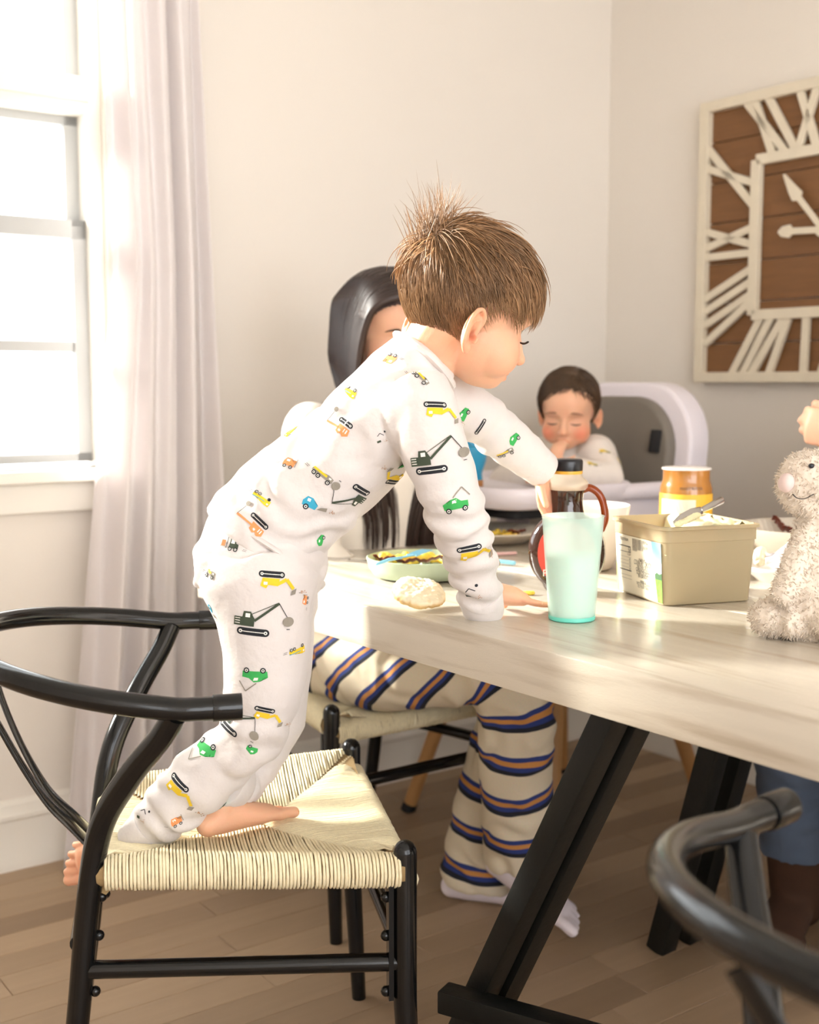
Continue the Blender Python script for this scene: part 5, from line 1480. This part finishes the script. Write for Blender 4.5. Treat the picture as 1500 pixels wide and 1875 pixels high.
# child's cutlery --------------------------------------------------
fk = thing('fork', 'light blue plastic fork resting on the rim of the green plate', 'fork', tp_at(745, 1020))
f0 = tp_at(690, 1033, .040); f1 = tp_at(735, 1021, .046); f2_ = tp_at(757, 1016, .048); f3 = tp_at(783, 1007, .050)
MB().tube([f0, (f0 + f1) / 2 + Vector((0, 0, .002)), f1], [.0026, .003, .0024], 10, ry=[.004, .0045, .003], ref=(0, .5, 1), rnd=True).build('handle', M['blue_plastic'], fk)
MB().tube([f1 - Vector((.002, 0, 0)), f1.lerp(f2_, .6), f2_], [.003, .005, .0085], 10, ry=.0016, ref=(.1, 1, 0), rnd=True).build('neck', M['blue_plastic'], fk)
tdv = (f3 - f2_); tw = Vector((-tdv.y, tdv.x, 0)).normalized()
for i in range(4):
    o_ = tw * ((i - 1.5) * .0058)
    MB().tube([f2_ + o_ - tdv * .1, f2_ + o_ + tdv * .5 + Vector((0, 0, .001)), f3 + o_], [.0019, .0018, .0014], 8, rnd=True).build('tine', M['blue_plastic'], fk)
sp = thing('spoon', 'light blue plastic spoon behind the boy\'s sleeve', 'spoon', tp_at(870, 1022))
s0 = tp_at(818, 1014, .012); s1 = tp_at(850, 1020, .010); s2 = tp_at(941, 1031, .006)
MB().ball((0, 0, 0), (.024, .016, .006), Matrix.Translation(s0) @ Matrix.Rotation(-.35, 4, 'Z'), 20, 10).build('bowl', M['blue_plastic'], sp)
MB().tube([s0, s1, (s1 + s2) / 2, s2], [.004, .0045, .006, .0065], 12, ry=[.003, .003, .0035, .004], ref=(0, 1, 0), rnd=True).build('handle', M['blue_plastic'], sp)
tag(MB().tube([tp_at(895, 1015, .004), tp_at(944, 1013, .004)], .0035, 10, rnd=True).build('drinking_straw', M['pink_plastic']), 'pale pink straw lying beyond the blue spoon', 'straw')
kn = thing('sun_edge_knife', 'made-up thin knife along a sunlight edge left of the green plate', 'knife', tp_at(650, 1025))  # added knife shape, stands for the sunlight edge on the table
k0 = tp_at(560, 1021, .003); k1 = tp_at(640, 1025, .003); k2 = tp_at(705, 1029, .003)
MB().bar(k0, k1, .013, .005).build('handle', M['steel'], kn, bevel=.0015)
MB().bar(k1, k2, .015, .0018).build('blade', M['steel'], kn)
# big plate at the woman's place ------------------------------------
def round_plate(name, label, c, r_, mat, ribs=0):
    t = thing(name, label, 'plate', c)
    b_ = MB().lathe([(0, .004), (r_ * .55, .004), (r_ * .60, 0), (r_ * .66, .004), (r_ * .93, .020), (r_, .025), (r_ * .985, .028), (r_ * .92, .0245), (r_ * .66, .0095), (0, .0085)], c, 64)
    b_.build('dish', mat, t, sharp=70)
    for i in range(ribs):
        a = 2 * PI * i / ribs; e = Vector((math.cos(a), math.sin(a), 0))
        MB().tube([c + e * r_ * .70 + Vector((0, 0, .0118)), c + e * r_ * .92 + Vector((0, 0, .0245))], .0016, 6, rnd=True).build('rim_rib', mat, t)
    return t
WP = END + TD * .09 + TN * .665; WP.z = TZ
round_plate('dinner_plate', 'cream dinner plate with leftovers behind the boy\'s supporting arm', WP, .126, M['stoneware'], 48)
rg0 = random.Random(5)
lumps('scrambled_egg', 'scrambled egg left on the cream dinner plate', [WP + Vector((.03 + .02 * rg0.gauss(0, 1), .0 + .02 * rg0.gauss(0, 1), .015)) for _ in range(9)], .010, M['egg'], seed=8)
bacon('bacon_strip', 'short dark bacon piece on the cream dinner plate', [WP + Vector(v) for v in ((.03, -.02, .022), (.05, -.022, .024), (.075, -.015, .022))], .008, 4)

# syrup bottle -------------------------------------------------------
def syrup_mat():
    m = pmat('dark_maple_syrup', (46, 20, 10), .08, .05, 10, spec=.6, coat=.5)
    return m
M['syrup'] = syrup_mat()
M['clear_plastic'] = pmat('clear_bottle_plastic', (244, 232, 212), .08, .02, 10, coat=.4)
translucent(M['clear_plastic'], .45, (.95, .88, .78, 1)); see_through(M['clear_plastic'], .45, (1, .97, .92, 1))
M['amber'] = pmat('amber_plastic', (150, 66, 22), .12, .04, 10, spec=.6, coat=.3); translucent(M['amber'], .35, (.75, .28, .06, 1))
M['red_label'] = pmat('red_paper_label', (214, 78, 62), .55, .02, 20)
M['black_plastic'] = pmat('black_cap_plastic', (24, 26, 32), .3, .05, 20, spec=.5)
M['gold_ring'] = pmat('gold_seal_ring', (222, 170, 60), .35, .05, 20)
SY = 1.985
bc = at(1037, 1080, SY); bc.z = TZ
bot = thing('syrup_bottle', 'maple syrup bottle with black cap and red round label', 'bottle', bc)
sc = SY / FPX
byf = Vector((bc.x, bc.y, 0)).normalized()               # the bottle's flat side looks at the viewer
bxr = Vector((byf.y, -byf.x, 0))
def bo(x, d, z): return bc + bxr * x - byf * d + Vector((0, 0, z))
def bz(py): return (1085 - py) * sc
hw = .0635
# round flask body as elliptical rings stacked upwards
rings = []
zc = bz(1008); rz = zc
for t in np.linspace(-1, .86, 26):
    z = zc + rz * t
    w_ = hw * math.sqrt(max(.0, 1 - t * t)) + (.018 if t < -.8 else 0) * (-(t + .8) / .2)
    w_ = max(w_, .024)
    d_ = .030 * (1 - .35 * t * t)
    rings.append([bo(w_ * math.copysign(abs(math.cos(a)) ** .8, math.cos(a)), d_ * math.copysign(abs(math.sin(a)) ** .8, math.sin(a)), z) for a in np.linspace(0, 2 * PI, 41)[:-1]])
ring_loft(rings).build('flask_body', M['syrup'], bot, sharp=70)
ng = lambda r_, py: [bo(r_ * math.cos(a), r_ * math.sin(a), bz(py)) for a in np.linspace(0, 2 * PI, 41)[:-1]]
ring_loft([ng(.030, 945), ng(.0265, 930), ng(.0250, 915), ng(.0262, 900), ng(.0290, 893)]).build('filled_neck', M['syrup'], bot, sharp=70)
ring_loft([ng(.0292, 893.5), ng(.0335, 888), ng(.0338, 881), ng(.0300, 875), ng(.0245, 870), ng(.0228, 865), ng(.0228, 861)]).build('shoulder', M['clear_plastic'], bot, sharp=70)
ring_loft([ng(.0236, 864), ng(.0240, 862), ng(.0240, 859), ng(.0236, 858)]).build('seal_ring', M['gold_ring'], bot)
cp_ = ring_loft([ng(.0238, 858.5), ng(.0242, 857), ng(.0245, 842), ng(.0235, 838.5), ng(.0215, 837)]).build('cap', M['black_plastic'], bot, sharp=50)
hl = spline([bo((x - 1037) * sc, 0, bz(y_)) for x, y_ in ((1065, 893), (1078, 890), (1093, 900), (1102, 918), (1106, 945), (1100, 965))], 6)
MB().tube([Vector(p) for p in hl], .0072, 14, ref=byf, ry=.0062, rnd=True).build('handle', M['amber'], bot)
lb_r = .050
lab = [bo(lb_r * math.cos(a) * .94, .0330 - .0045 * abs(math.cos(a)) ** 2, zc + lb_r * 1.05 * math.sin(a)) for a in np.linspace(0, 2 * PI, 49)[:-1]]
ctr = bo(0, .0345, zc)
lo_ = MB().add(lab + [ctr] + [p + byf * .004 for p in lab], [(i, (i + 1) % 48, 48) for i in range(48)] + [(i, 49 + i, 49 + (i + 1) % 48, (i + 1) % 48) for i in range(48)]).build('label', M['red_label'], bot)
TXM = Matrix(((bxr.x, 0, -byf.x, 0), (bxr.y, 0, -byf.y, 0), (0, 1, 0, 0), (0, 0, 0, 1)))
M['white_ink'] = pmat('printed_white_ink', (244, 236, 226), .6, .02)
text_obj('label_lettering', 'P', .016, Matrix.Translation(bo(-.0345, .0342, bz(1044))) @ TXM, M['white_ink'], lo_)

# white bowl behind the bottle ----------------------------------------
WB = tp_at(1075, 1046)
wbz = lambda r_, z: (r_, z)
k_ = (WB.y / FPX)
tag(MB().lathe([(0, .003), (.040, .003), (.044, 0), (.052, .004), (.062, .03), (.075, .075), (.083, .118), (.0815, .120), (.078, .115), (.070, .07), (.057, .03), (.045, .010), (0, .008)], WB + Vector((0, .035, 0)), 56).build('mixing_bowl', M['white_ceramic'], sharp=70), 'tall white bowl standing between the syrup bottle and the spread tub', 'bowl')

# tumbler with milk ---------------------------------------------------
M['aqua'] = pmat('frosted_aqua_plastic', (222, 244, 236), .3, .02, 10); translucent(M['aqua'], .55, (.92, .985, .965, 1)); see_through(M['aqua'], .64, (.925, .988, .97, 1))
M['milk'] = pmat('milk', (246, 244, 234), .3, .01, 10, sss=.3)
CPc = tp_at(1047, 1134)
ck = CPc.y / FPX
cup = thing('tumbler', 'translucent aqua plastic tumbler half full of milk', 'cup', CPc)
hc_cup = (1134 - 941) * ck * 1.0
r0, r1 = 43 * ck, 57 * ck
pr = [(0, 0), (r0 * .93, 0), (r0, .004)] + [(r0 + (r1 - r0) * t, .004 + (hc_cup - .004) * t) for t in np.linspace(.1, 1, 10)] + [(r1 + .0012, hc_cup + .0008), (r1 - .0008, hc_cup + .0012)] + [(r0 + (r1 - r0) * t - .0018, .005 + (hc_cup - .005) * t) for t in np.linspace(.98, .06, 10)] + [(r0 - .002, .005), (0, .005)]
MB().lathe(pr, CPc, 56).build('cup_wall', M['aqua'], cup, sharp=60)
mt_ = .62
prm = [(0, .0054), (r0 - .0024, .0054)] + [(r0 + (r1 - r0) * t - .0022, .005 + (hc_cup - .005) * t) for t in np.linspace(.08, mt_, 8)] + [(0, .005 + (hc_cup - .005) * mt_)]
MB().lathe(prm, CPc, 48).build('milk', M['milk'], cup, sharp=50)
M['aqua_base'] = pmat('solid_aqua_plastic', (110, 212, 192), .4, .02, 10)
MB().lathe([(r0 * .95, -.0), (r0 * 1.005, .0015), (r0 * 1.012, .0065), (r0 * 1.0, .0072)], CPc + Vector((0, 0, .0003)), 48).build('base_rim', M['aqua_base'], cup)

# tub of spread --------------------------------------------------------
K = tp_at(1217, 1111); Kr = tp_at(1376, 1101); Kl = tp_at(1145, 1080)
ux = (Kr - K); ux.z = 0; Lx = ux.length; ux.normalize()
uy = Vector((-ux.y, ux.x, 0)); Ly = max(.150, (Kl - K).dot(uy))
M['tub_plastic'] = pmat('golden_tub_plastic', (196, 180, 146), .38, .02, 10, sss=.1); translucent(M['tub_plastic'], .22, (.85, .72, .45, 1))
TH = (1111 - 962) * K.y / FPX
tubc = K + ux * Lx / 2 + uy * Ly / 2
tub = thing('spread_tub', 'square golden plastic tub of spread with a printed paper label', 'tub', tubc)
def tq(x, y_, z): return tubc + ux * x + uy * y_ + Vector((0, 0, z))
def sq(hx, hy, r_, z, n=6):
    out = []
    for sx_, sy_, a0 in ((1, 1, 0), (-1, 1, PI / 2), (-1, -1, PI), (1, -1, 1.5 * PI)):
        out += [tq(sx_ * (hx - r_) + r_ * math.cos(a0 + t), sy_ * (hy - r_) + r_ * math.sin(a0 + t), z) for t in np.linspace(0, PI / 2, n)]
    return out
hx, hy = Lx / 2, Ly / 2
fl_ = .0075
rs_ = [sq(hx - .003, hy - .003, .012, 0), sq(hx, hy, .013, .002), sq(hx + fl_ * .8, hy + fl_ * .8, .015, TH * .80), sq(hx + fl_ * .8 + .0015, hy + fl_ * .8 + .0015, .015, TH * .805), sq(hx + fl_, hy + fl_, .015, TH - .006), sq(hx + fl_ + .004, hy + fl_ + .004, .017, TH - .005), sq(hx + fl_ + .004, hy + fl_ + .004, .017, TH), sq(hx + fl_ - .001, hy + fl_ - .001, .014, TH + .0005), sq(hx + fl_ - .003, hy + fl_ - .003, .013, TH - .01), sq(hx - .002, hy - .002, .011, .006)]
ring_loft(rs_).build('tub_body', M['tub_plastic'], tub, sharp=45)
b_ = MB(); n_ = 26; vs = []
for j in range(n_ + 1):
    for i in range(n_ + 1):
        x = -1 + 2 * i / n_; y_ = -1 + 2 * j / n_
        edge = max(abs(x), abs(y_))
        h = TH * (.60 + .22 * max(0, x) + .18 * noise.noise((x * 1.6, y_ * 1.6, 3)) + .10 * noise.noise((x * 6, y_ * 6, 7)) + .14 * max(0, edge - .75) * (1 + x))
        if x > .1: h = max(h, TH * (.97 + .11 * noise.noise((x * 5, y_ * 5, 1)) + .06 * noise.noise((x * 13, y_ * 13, 2))))
        vs.append(tq(x * (hx + .002), y_ * (hy + .002), h))
fs = [(j * (n_ + 1) + i, j * (n_ + 1) + i + 1, (j + 1) * (n_ + 1) + i + 1, (j + 1) * (n_ + 1) + i) for j in range(n_) for i in range(n_)]
b_.add(vs, fs).build('spread', M['spread'], tub, sharp=180)
# label on the left face (its outward direction is -ux)
fx = lambda s_, z: tq(-(hx + fl_ * .8 * z / (TH * .8)) - .0006, hy - .004 - s_ * (2 * hy - .008), z)      # s from far to near, z up
M['label_paper'] = pmat('cream_label_paper', (236, 228, 206), .6, .02, 20)
lz0, lz1 = .004, TH * .79
def lq(s_, v, off=0): return fx(s_, lz0 + (lz1 - lz0) * v) - ux * off
lab = flat('label', [lq(0, 0), lq(1, 0), lq(1, 1), lq(0, 1)], M['label_paper'], tub)
M['sky_print'] = pmat('printed_sky', (142, 196, 220), .6, .25, 25)
M['cloud_print'] = pmat('printed_cloud', (226, 236, 234), .6, .06, 25)
M['field_print'] = pmat('printed_field', (108, 158, 54), .6, .55, 160, detail=2)
M['tree_print'] = pmat('printed_trees', (62, 98, 58), .6, .4, 120)
M['lime_print'] = pmat('printed_lime_edge', (196, 208, 120), .6, .1, 40)
flat('print_sky', [lq(.82, .66, .0003), lq(1, .66, .0003), lq(1, 1, .0003), lq(.80, 1, .0003)], M['sky_print'], lab)
flat('print_cloud', [lq(.84, .46, .0003), lq(1, .46, .0003), lq(1, .68, .0003), lq(.82, .68, .0003)], M['cloud_print'], lab)
flat('print_trees', [lq(.86, .38, .0004), lq(1, .38, .0004), lq(1, .50, .0004), lq(.95, .475, .0004), lq(.90, .50, .0004), lq(.86, .46, .0004)], M['tree_print'], lab)
flat('print_field', [lq(.90, 0, .0004), lq(1, 0, .0004), lq(1, .385, .0004), lq(.86, .385, .0004)], M['field_print'], lab)
flat('print_edge', [lq(0, .0, .0003), lq(.05, .0, .0003), lq(.03, .45, .0003), lq(0, .5, .0003)], M['lime_print'], lab)
LS = 2 * hy - .008; LV = lz1 - lz0
def lab_M(s_, v, off=.0006):
    p = lq(s_, v, off); return Matrix(((-uy.x, 0, -ux.x, p.x), (-uy.y, 0, -ux.y, p.y), (0, 1, 0, p.z), (0, 0, 0, 1)))
for s_, v, tx, size, sq_ in ((.585, .640, 'made at', .0062, 1), (.60, .570, 'COUNTRY CROCK', .0118, .56), (.60, .505, 'WE START WITH', .0060, .8), (.60, .455, 'CORN INGREDIENTS', .0078, .62), (.60, .402, 'SLOW CHURNED', .0082, .66), (.605, .350, 'IN KANSAS.', .0088, .72),
                          (.60, .255, 'BRING A', .0060, .8), (.60, .215, 'TASTE OF THE COUNTRY', .0062, .62), (.60, .165, 'TO YOUR TABLE', .0062, .8)):
    text_obj('label_lettering', tx, size, lab_M(s_, v), M['ink'], lab, squeeze=sq_)
rl = random.Random(4)
for i in range(7):                                       # small print, as ruled lines of text
    v = .955 - .030 * i; w_ = (.42, .47, .33, .47, .45, .33, .14)[i]
    text_obj('label_lettering', 'INGREDIENTS PURIFIED WATER SOYBEAN OIL'[:int(w_ * 72)], .0046, lab_M(.385, v), M['ink'], lab, align='LEFT', squeeze=.62)
for v, h in ((.80, .016), (.705, .008), (.38, .016), (.30, .004), (.24, .004), (.56, .003), (.62, .003), (.50, .003), (.44, .003)):
    flat('ruled_line', [lq(.05, v + .02, .0006), lq(.345, v, .0006), lq(.345, v + h, .0006), lq(.05, v + h + .02, .0006)] if False else [lq(.06, v, .0006), lq(.345, v, .0006), lq(.345, v + h, .0006), lq(.06, v + h, .0006)], M['ink'], lab)
text_obj('label_lettering', 'Nutrition', .0095, lab_M(.20, .93), M['ink'], lab, squeeze=.8)
text_obj('label_lettering', '50', .012, lab_M(.315, .745), M['ink'], lab, squeeze=.8)
for i, v in enumerate((.67, .59, .53, .47, .41)): text_obj('label_lettering', ('% DV', '6%', '5%', '0%', '0%')[i], .005, lab_M(.34, v), M['ink'], lab, align='RIGHT')
# knife with spread across the rim
kf = thing('butter_knife', 'steel butter knife smeared with spread across the tub rim', 'knife', tq(0, 0, TH))
ka = at(1234, 958, 1.852); kb = at(1285, 934, 1.915); kc2 = at(1322, 916, 1.965)
MB().tube([ka, ka.lerp(kb, .3), ka.lerp(kb, .7), kb], [.003, .0085, .0095, .006], 14, ref=(-.2, .35, .9), ry=.0012, rnd=True).build('blade', M['steel'], kf)
MB().tube([kb, kb.lerp(kc2, .5), kc2], [.0045, .0055, .0065], 12, ref=(-.2, .35, .9), ry=[.003, .0036, .004], rnd=True).build('handle', M['steel'], kf)
b_ = MB()
for t in np.linspace(.05, .75, 9): b_.ball(ka.lerp(kb, t) + Vector((.003, -.006, -.002)), (.0065, .006, .0045), None, 10, 7)
me = fuse(b_, .0014); crumple(me, .0015, 160, 2); finish('spread_smear', me, M['spread'], kf)

# peanut butter jar ------------------------------------------------------
M['peanut'] = pmat('peanut_butter_jar', (176, 118, 52), .2, .12, 20, spec=.6, coat=.4)
M['yellow_label'] = pmat('yellow_jar_label', (236, 182, 56), .5, .03, 20)
JY = 2.33; jc = at(1254, 1000, JY); jc.z = TZ; js = JY / FPX
jar = thing('jar', 'open jar of peanut butter behind the spread tub', 'jar', jc)
jz = lambda py: at(1254, py, JY).z - TZ
JP = [(0, .002), (.044, 0), (.049, .004), (.0495, jz(905)), (.0495, jz(893)), (.047, jz(885)), (.0445, jz(878)), (.0445, jz(862)), (.0455, jz(858)), (.0450, jz(855)), (.043, jz(855)), (.042, jz(862)), (.0425, jz(880)), (0, jz(884))]
MB().lathe(JP, jc, 48).build('jar_wall', M['peanut'], jar, sharp=60)
MB().lathe([(.0500, .012), (.0503, .014), (.0503, jz(903)), (.0498, jz(902))], jc, 48).build('label', M['yellow_label'], jar)
lbp = [jc + Vector((.0508 * math.sin(a), -.0508 * math.cos(a), z)) for z, aa in ((jz(940), np.linspace(-1.3, .15, 12)), (jz(911), np.linspace(.15, -1.3, 12))) for a in aa]
flat('nutrition_panel', lbp, M['label_paper'], jar)
text_obj('jar_lettering', 'PEANUT BUTTER', .007, Matrix.Translation(jc + Vector((-.002, -.0508, jz(891)))) @ Matrix.Rotation(PI / 2, 4, 'X'), M['ink'], jar, squeeze=.8)
MB().lathe([(.0445, jz(859)), (.0468, jz(859)), (.0468, jz(857)), (.0452, jz(855))], jc, 48).build('torn_seal', M['white_ceramic'], jar)

# plates at the man's place -----------------------------------------------
P2 = at(1484, 964, 2.285); P2.z = TZ
sb = thing('serving_bowl', 'fluted cream serving bowl with dark bacon behind the toy rabbit', 'bowl', P2)
MB().lathe([(0, .004), (.062, .004), (.068, 0), (.078, .004), (.115, .034), (.137, .072), (.1385, .0755), (.135, .0760), (.111, .038), (.076, .010), (0, .008)], P2, 72).build('bowl_wall', M['stoneware'], sb, sharp=70)
for i in range(64):
    a = 2 * PI * i / 64; e = Vector((math.cos(a), math.sin(a), 0))
    MB().tube([P2 + e * .084 + Vector((0, 0, .0165)), P2 + e * .1115 + Vector((0, 0, .0385)), P2 + e * .1325 + Vector((0, 0, .0715))], .0021, 6, rnd=True).build('flute', M['stoneware'], sb)
bacon('bacon_strip', 'burnt bacon strip on the inside of the fluted serving bowl', [P2 + Vector(v) for v in ((-.035, .112, .076), (-.02, .100, .062), (.0, .085, .046), (.02, .05, .028))], .014, 6)
bacon('bacon_strip', 'bacon strip lying low in the fluted serving bowl', [P2 + Vector(v) for v in ((-.06, .03, .024), (-.02, .02, .018), (.03, .0, .018), (.06, -.02, .024))], .012, 9)
P3c = tp_at(1446, 1046, .0)
P3c = Vector((.655, 2.105, TZ))
round_plate('side_plate', 'white side plate with toast scraps beside the tub', P3c, .074, M['white_ceramic'])
b_ = MB(); tc_ = at(1391, 1018, P3c.y + .0); tc_.z = max(tc_.z, TZ + .028); b_.ball(tc_, (.012, .012, .017), None, 14, 10); b_.ball(tc_ + Vector((.006, .01, -.006)), (.01, .012, .012), None, 14, 10)
me = fuse(b_, .0015); crumple(me, .004, 80, 2); set_tint(me, np.full((len(me.vertices), 3), .85)); tag(finish('toast_piece', me, M['muffin'], None), 'browned toast scrap at the left edge of the white side plate', 'toast')
M['napkin'] = pmat('white_paper_napkin', (238, 232, 232), .9, .02, 30, .3, 300)
nk = MB(); nv = []
nw, nh = 14, 8
for j in range(nh + 1):
    for i in range(nw + 1):
        s_ = i / nw; t = j / nh
        p = at(1402 + 96 * s_, 1012 - 66 * s_ ** 1.8 + (22 - 6 * s_) * t + 3 * math.sin(9 * s_ + 4 * t), P3c.y - .02 + .05 * s_ * (1 - t) + .01 * math.sin(7 * t + 5 * s_))
        nv.append(p)
nk.add(nv, [(j * (nw + 1) + i, j * (nw + 1) + i + 1, (j + 1) * (nw + 1) + i + 1, (j + 1) * (nw + 1) + i) for j in range(nh) for i in range(nw)])
no = nk.build('paper_napkin', M['napkin'], sharp=180); so_ = no.modifiers.new('t', 'SOLIDIFY'); so_.thickness = .0015
tag(no, 'crumpled white paper napkin tucked on the side plate beside the rabbit', 'napkin')

# egg crumbs ----------------------------------------------------------------
for i, (px_, py_, r_, lb) in enumerate(((968, 1086, .006, 'yellow egg crumb on the table beside the boy\'s flat hand'), (905, 1037, .0035, 'tiny egg crumb on the table near the blue spoon handle'))):
    b_ = MB(); c_ = tp_at(px_, py_, r_ * .55)
    for k in range(3): b_.ball(c_ + Vector(((k - 1) * r_ * .8, random.uniform(-.3, .3) * r_, 0)), (r_, r_ * .8, r_ * .6), None, 10, 7)
    me = fuse(b_, .0012); crumple(me, r_ * .25, 200, i); tag(finish('egg_crumb', me, M['egg'], None), lb, 'crumb')
c_ = onz(622, 1563, .449); b_ = MB()
for k in range(4): b_.ball(c_ + Vector(((k - 1.5) * .004, .003 * math.sin(k * 2), .001)), (.004, .003, .0025), None, 8, 6)
me = fuse(b_, .001); tag(finish('egg_crumb', me, M['egg'], None), 'yellow egg crumb on the woven chair seat', 'crumb')

# toddler cup on the tray
TB = at(862, 887, 2.80); TB = hc((TB - HC).dot(Fh), (TB - HC).dot(Lh), TRZ - .013)
M['teal'] = pmat('teal_blue_plastic', (44, 150, 190), .3, .04, 10); M['tan_base'] = pmat('tan_silicone', (176, 118, 66), .5, .05, 20)
tc_ = thing('sippy_cup', 'teal blue toddler cup with a tan base on the high chair tray', 'cup', TB)
MB().lathe([(.0, .018), (.028, .018), (.026, .032), (.028, .040), (.036, .062), (.038, .092), (.034, .096), (.012, .098), (.010, .112), (0, .113)], TB, 36).build('cup_body', M['teal'], tc_)
MB().lathe([(.0, 0), (.026, 0), (.029, .003), (.029, .016), (.026, .020), (0, .0205)], TB, 36).build('base', M['tan_base'], tc_)

# ================================================================== toy rabbit
M['plush'] = pmat('beige_plush_fur', (228, 213, 196), .95, .06, 60, .3, 300, sheen=.3, attr='tint')
M['plush_nose'] = pmat('pink_felt_nose', (228, 204, 198), .9, .03, 60)
M['thread'] = pmat('black_thread', (34, 30, 28), .8, .1)
RY = 1.635
rab = thing('plush_rabbit', 'beige plush rabbit sitting on the table at the right edge', 'soft toy', tp_at(1490, 1165))
rp = lambda x, y_, Y=RY: at(x, y_, Y)
b_ = MB()
b_.ball(rp(1505, 882), (.050, .046, .043), None, 26, 18); b_.ball(rp(1466, 890), (.032, .034, .035), None, 24, 16); b_.ball(rp(1478, 868), (.034, .036, .032), None, 24, 16); b_.ball(rp(1480, 912), (.033, .034, .026), None, 24, 16)
b_.tube([rp(1504, 935), rp(1500, 990), rp(1494, 1060), rp(1496, 1120)], [.028, .036, .050, .052], 24, rnd=True)
b_.ball(rp(1496, 1112), (.052, .052, .048), None, 24, 16)
b_.tube([rp(1478, 985, RY - .02), rp(1455, 1040, RY - .03), rp(1438, 1085, RY - .035)], [.018, .018, .019], 18, rnd=True)
b_.tube([rp(1540, 985, RY + .02), rp(1560, 1040, RY - .02), rp(1565, 1085, RY - .04)], [.018, .018, .019], 18, rnd=True)
f1_ = tp_at(1412, 1166); f1_.z = TZ + .027
b_.tube([rp(1480, 1132, RY - .01), rp(1450, 1140, RY - .03), f1_ + Vector((.015, .012, .0))], [.026, .022, .022], 18, rnd=True)
b_.ball(f1_, (.030, .030, .0265), None, 24, 16)
f2_r = tp_at(1525, 1178); f2_r.z = TZ + .027
b_.tube([rp(1515, 1135, RY), f2_r], [.026, .024], 18, rnd=True); b_.ball(f2_r, (.030, .030, .0265), None, 24, 16)
for x0, s_ in ((1530, 1), (1545, 1.15)):
    b_.tube([rp(x0, 850, RY + .01), rp(x0 + 32, 835, RY + .02), rp(x0 + 50, 880, RY + .02 * s_), rp(x0 + 52, 960, RY - .01 * s_)], [.014, .022, .026, .02], 16, ref=(0, 1, 0), ry=[.01, .01, .01, .008], rnd=True)
me = fuse(b_, .003); smooth(me, 4); crumple(me, .0022, 60, 2); crumple(me, .0012, 140, 3)
tint = np.full((len(me.vertices), 3), .98); set_tint(me, tint)
ro = finish('plush_body', me, M['plush'], rab)
c_ = get_co(me); n_ = get_no(me); rg = np.random.default_rng(8)
idx = rg.choice(len(c_), 9000); paths = []; rads = []; cols = []
for i in idx:
    d = n_[i] * .8 + rg.normal(size=3) * .55 + np.array((0, 0, -.35)); d /= np.linalg.norm(d)
    L_ = .0056 * (.6 + .7 * rg.random()); bend = rg.normal(size=3) * .5
    p0 = c_[i] - n_[i] * .001
    paths.append(np.array([p0, p0 + d * L_ * .4, p0 + d * L_ * .75 + bend * L_ * .12, p0 + d * L_ + bend * L_ * .35])); rads.append(.0011); v = .92 + .16 * rg.random(); cols.append((v, v * .985, v * .96))
hm = strands(paths, rads, 3); set_tint(hm, np.repeat(np.array(cols), 12, axis=0)[:len(hm.vertices)])
finish('plush_pile', hm, M['plush'], rab)['kind'] = 'stuff'
MB().ball((0, 0, 0), (.010, .015, .013), Matrix.Translation(rp(1440, 884, RY - .024)) @ Matrix.Rotation(.2, 4, 'Y'), 18, 12).build('nose', M['plush_nose'], rab)
MB().ball(rp(1486, 853, RY - .036), (.0040, .003, .0034), None, 14, 10).build('eye', M['black_plastic'], rab)
MB().ball(rp(1470, 853, RY + .036), (.0058, .005, .0058), None, 14, 10).build('eye', M['black_plastic'], rab)
MB().tube([Vector(p) for p in spline([rp(1452, 905, RY - .036), rp(1460, 912, RY - .040), rp(1474, 913, RY - .040), rp(1490, 905, RY - .042)], 5)], .0007, 6, rnd=True).build('mouth_stitch', M['thread'], rab)
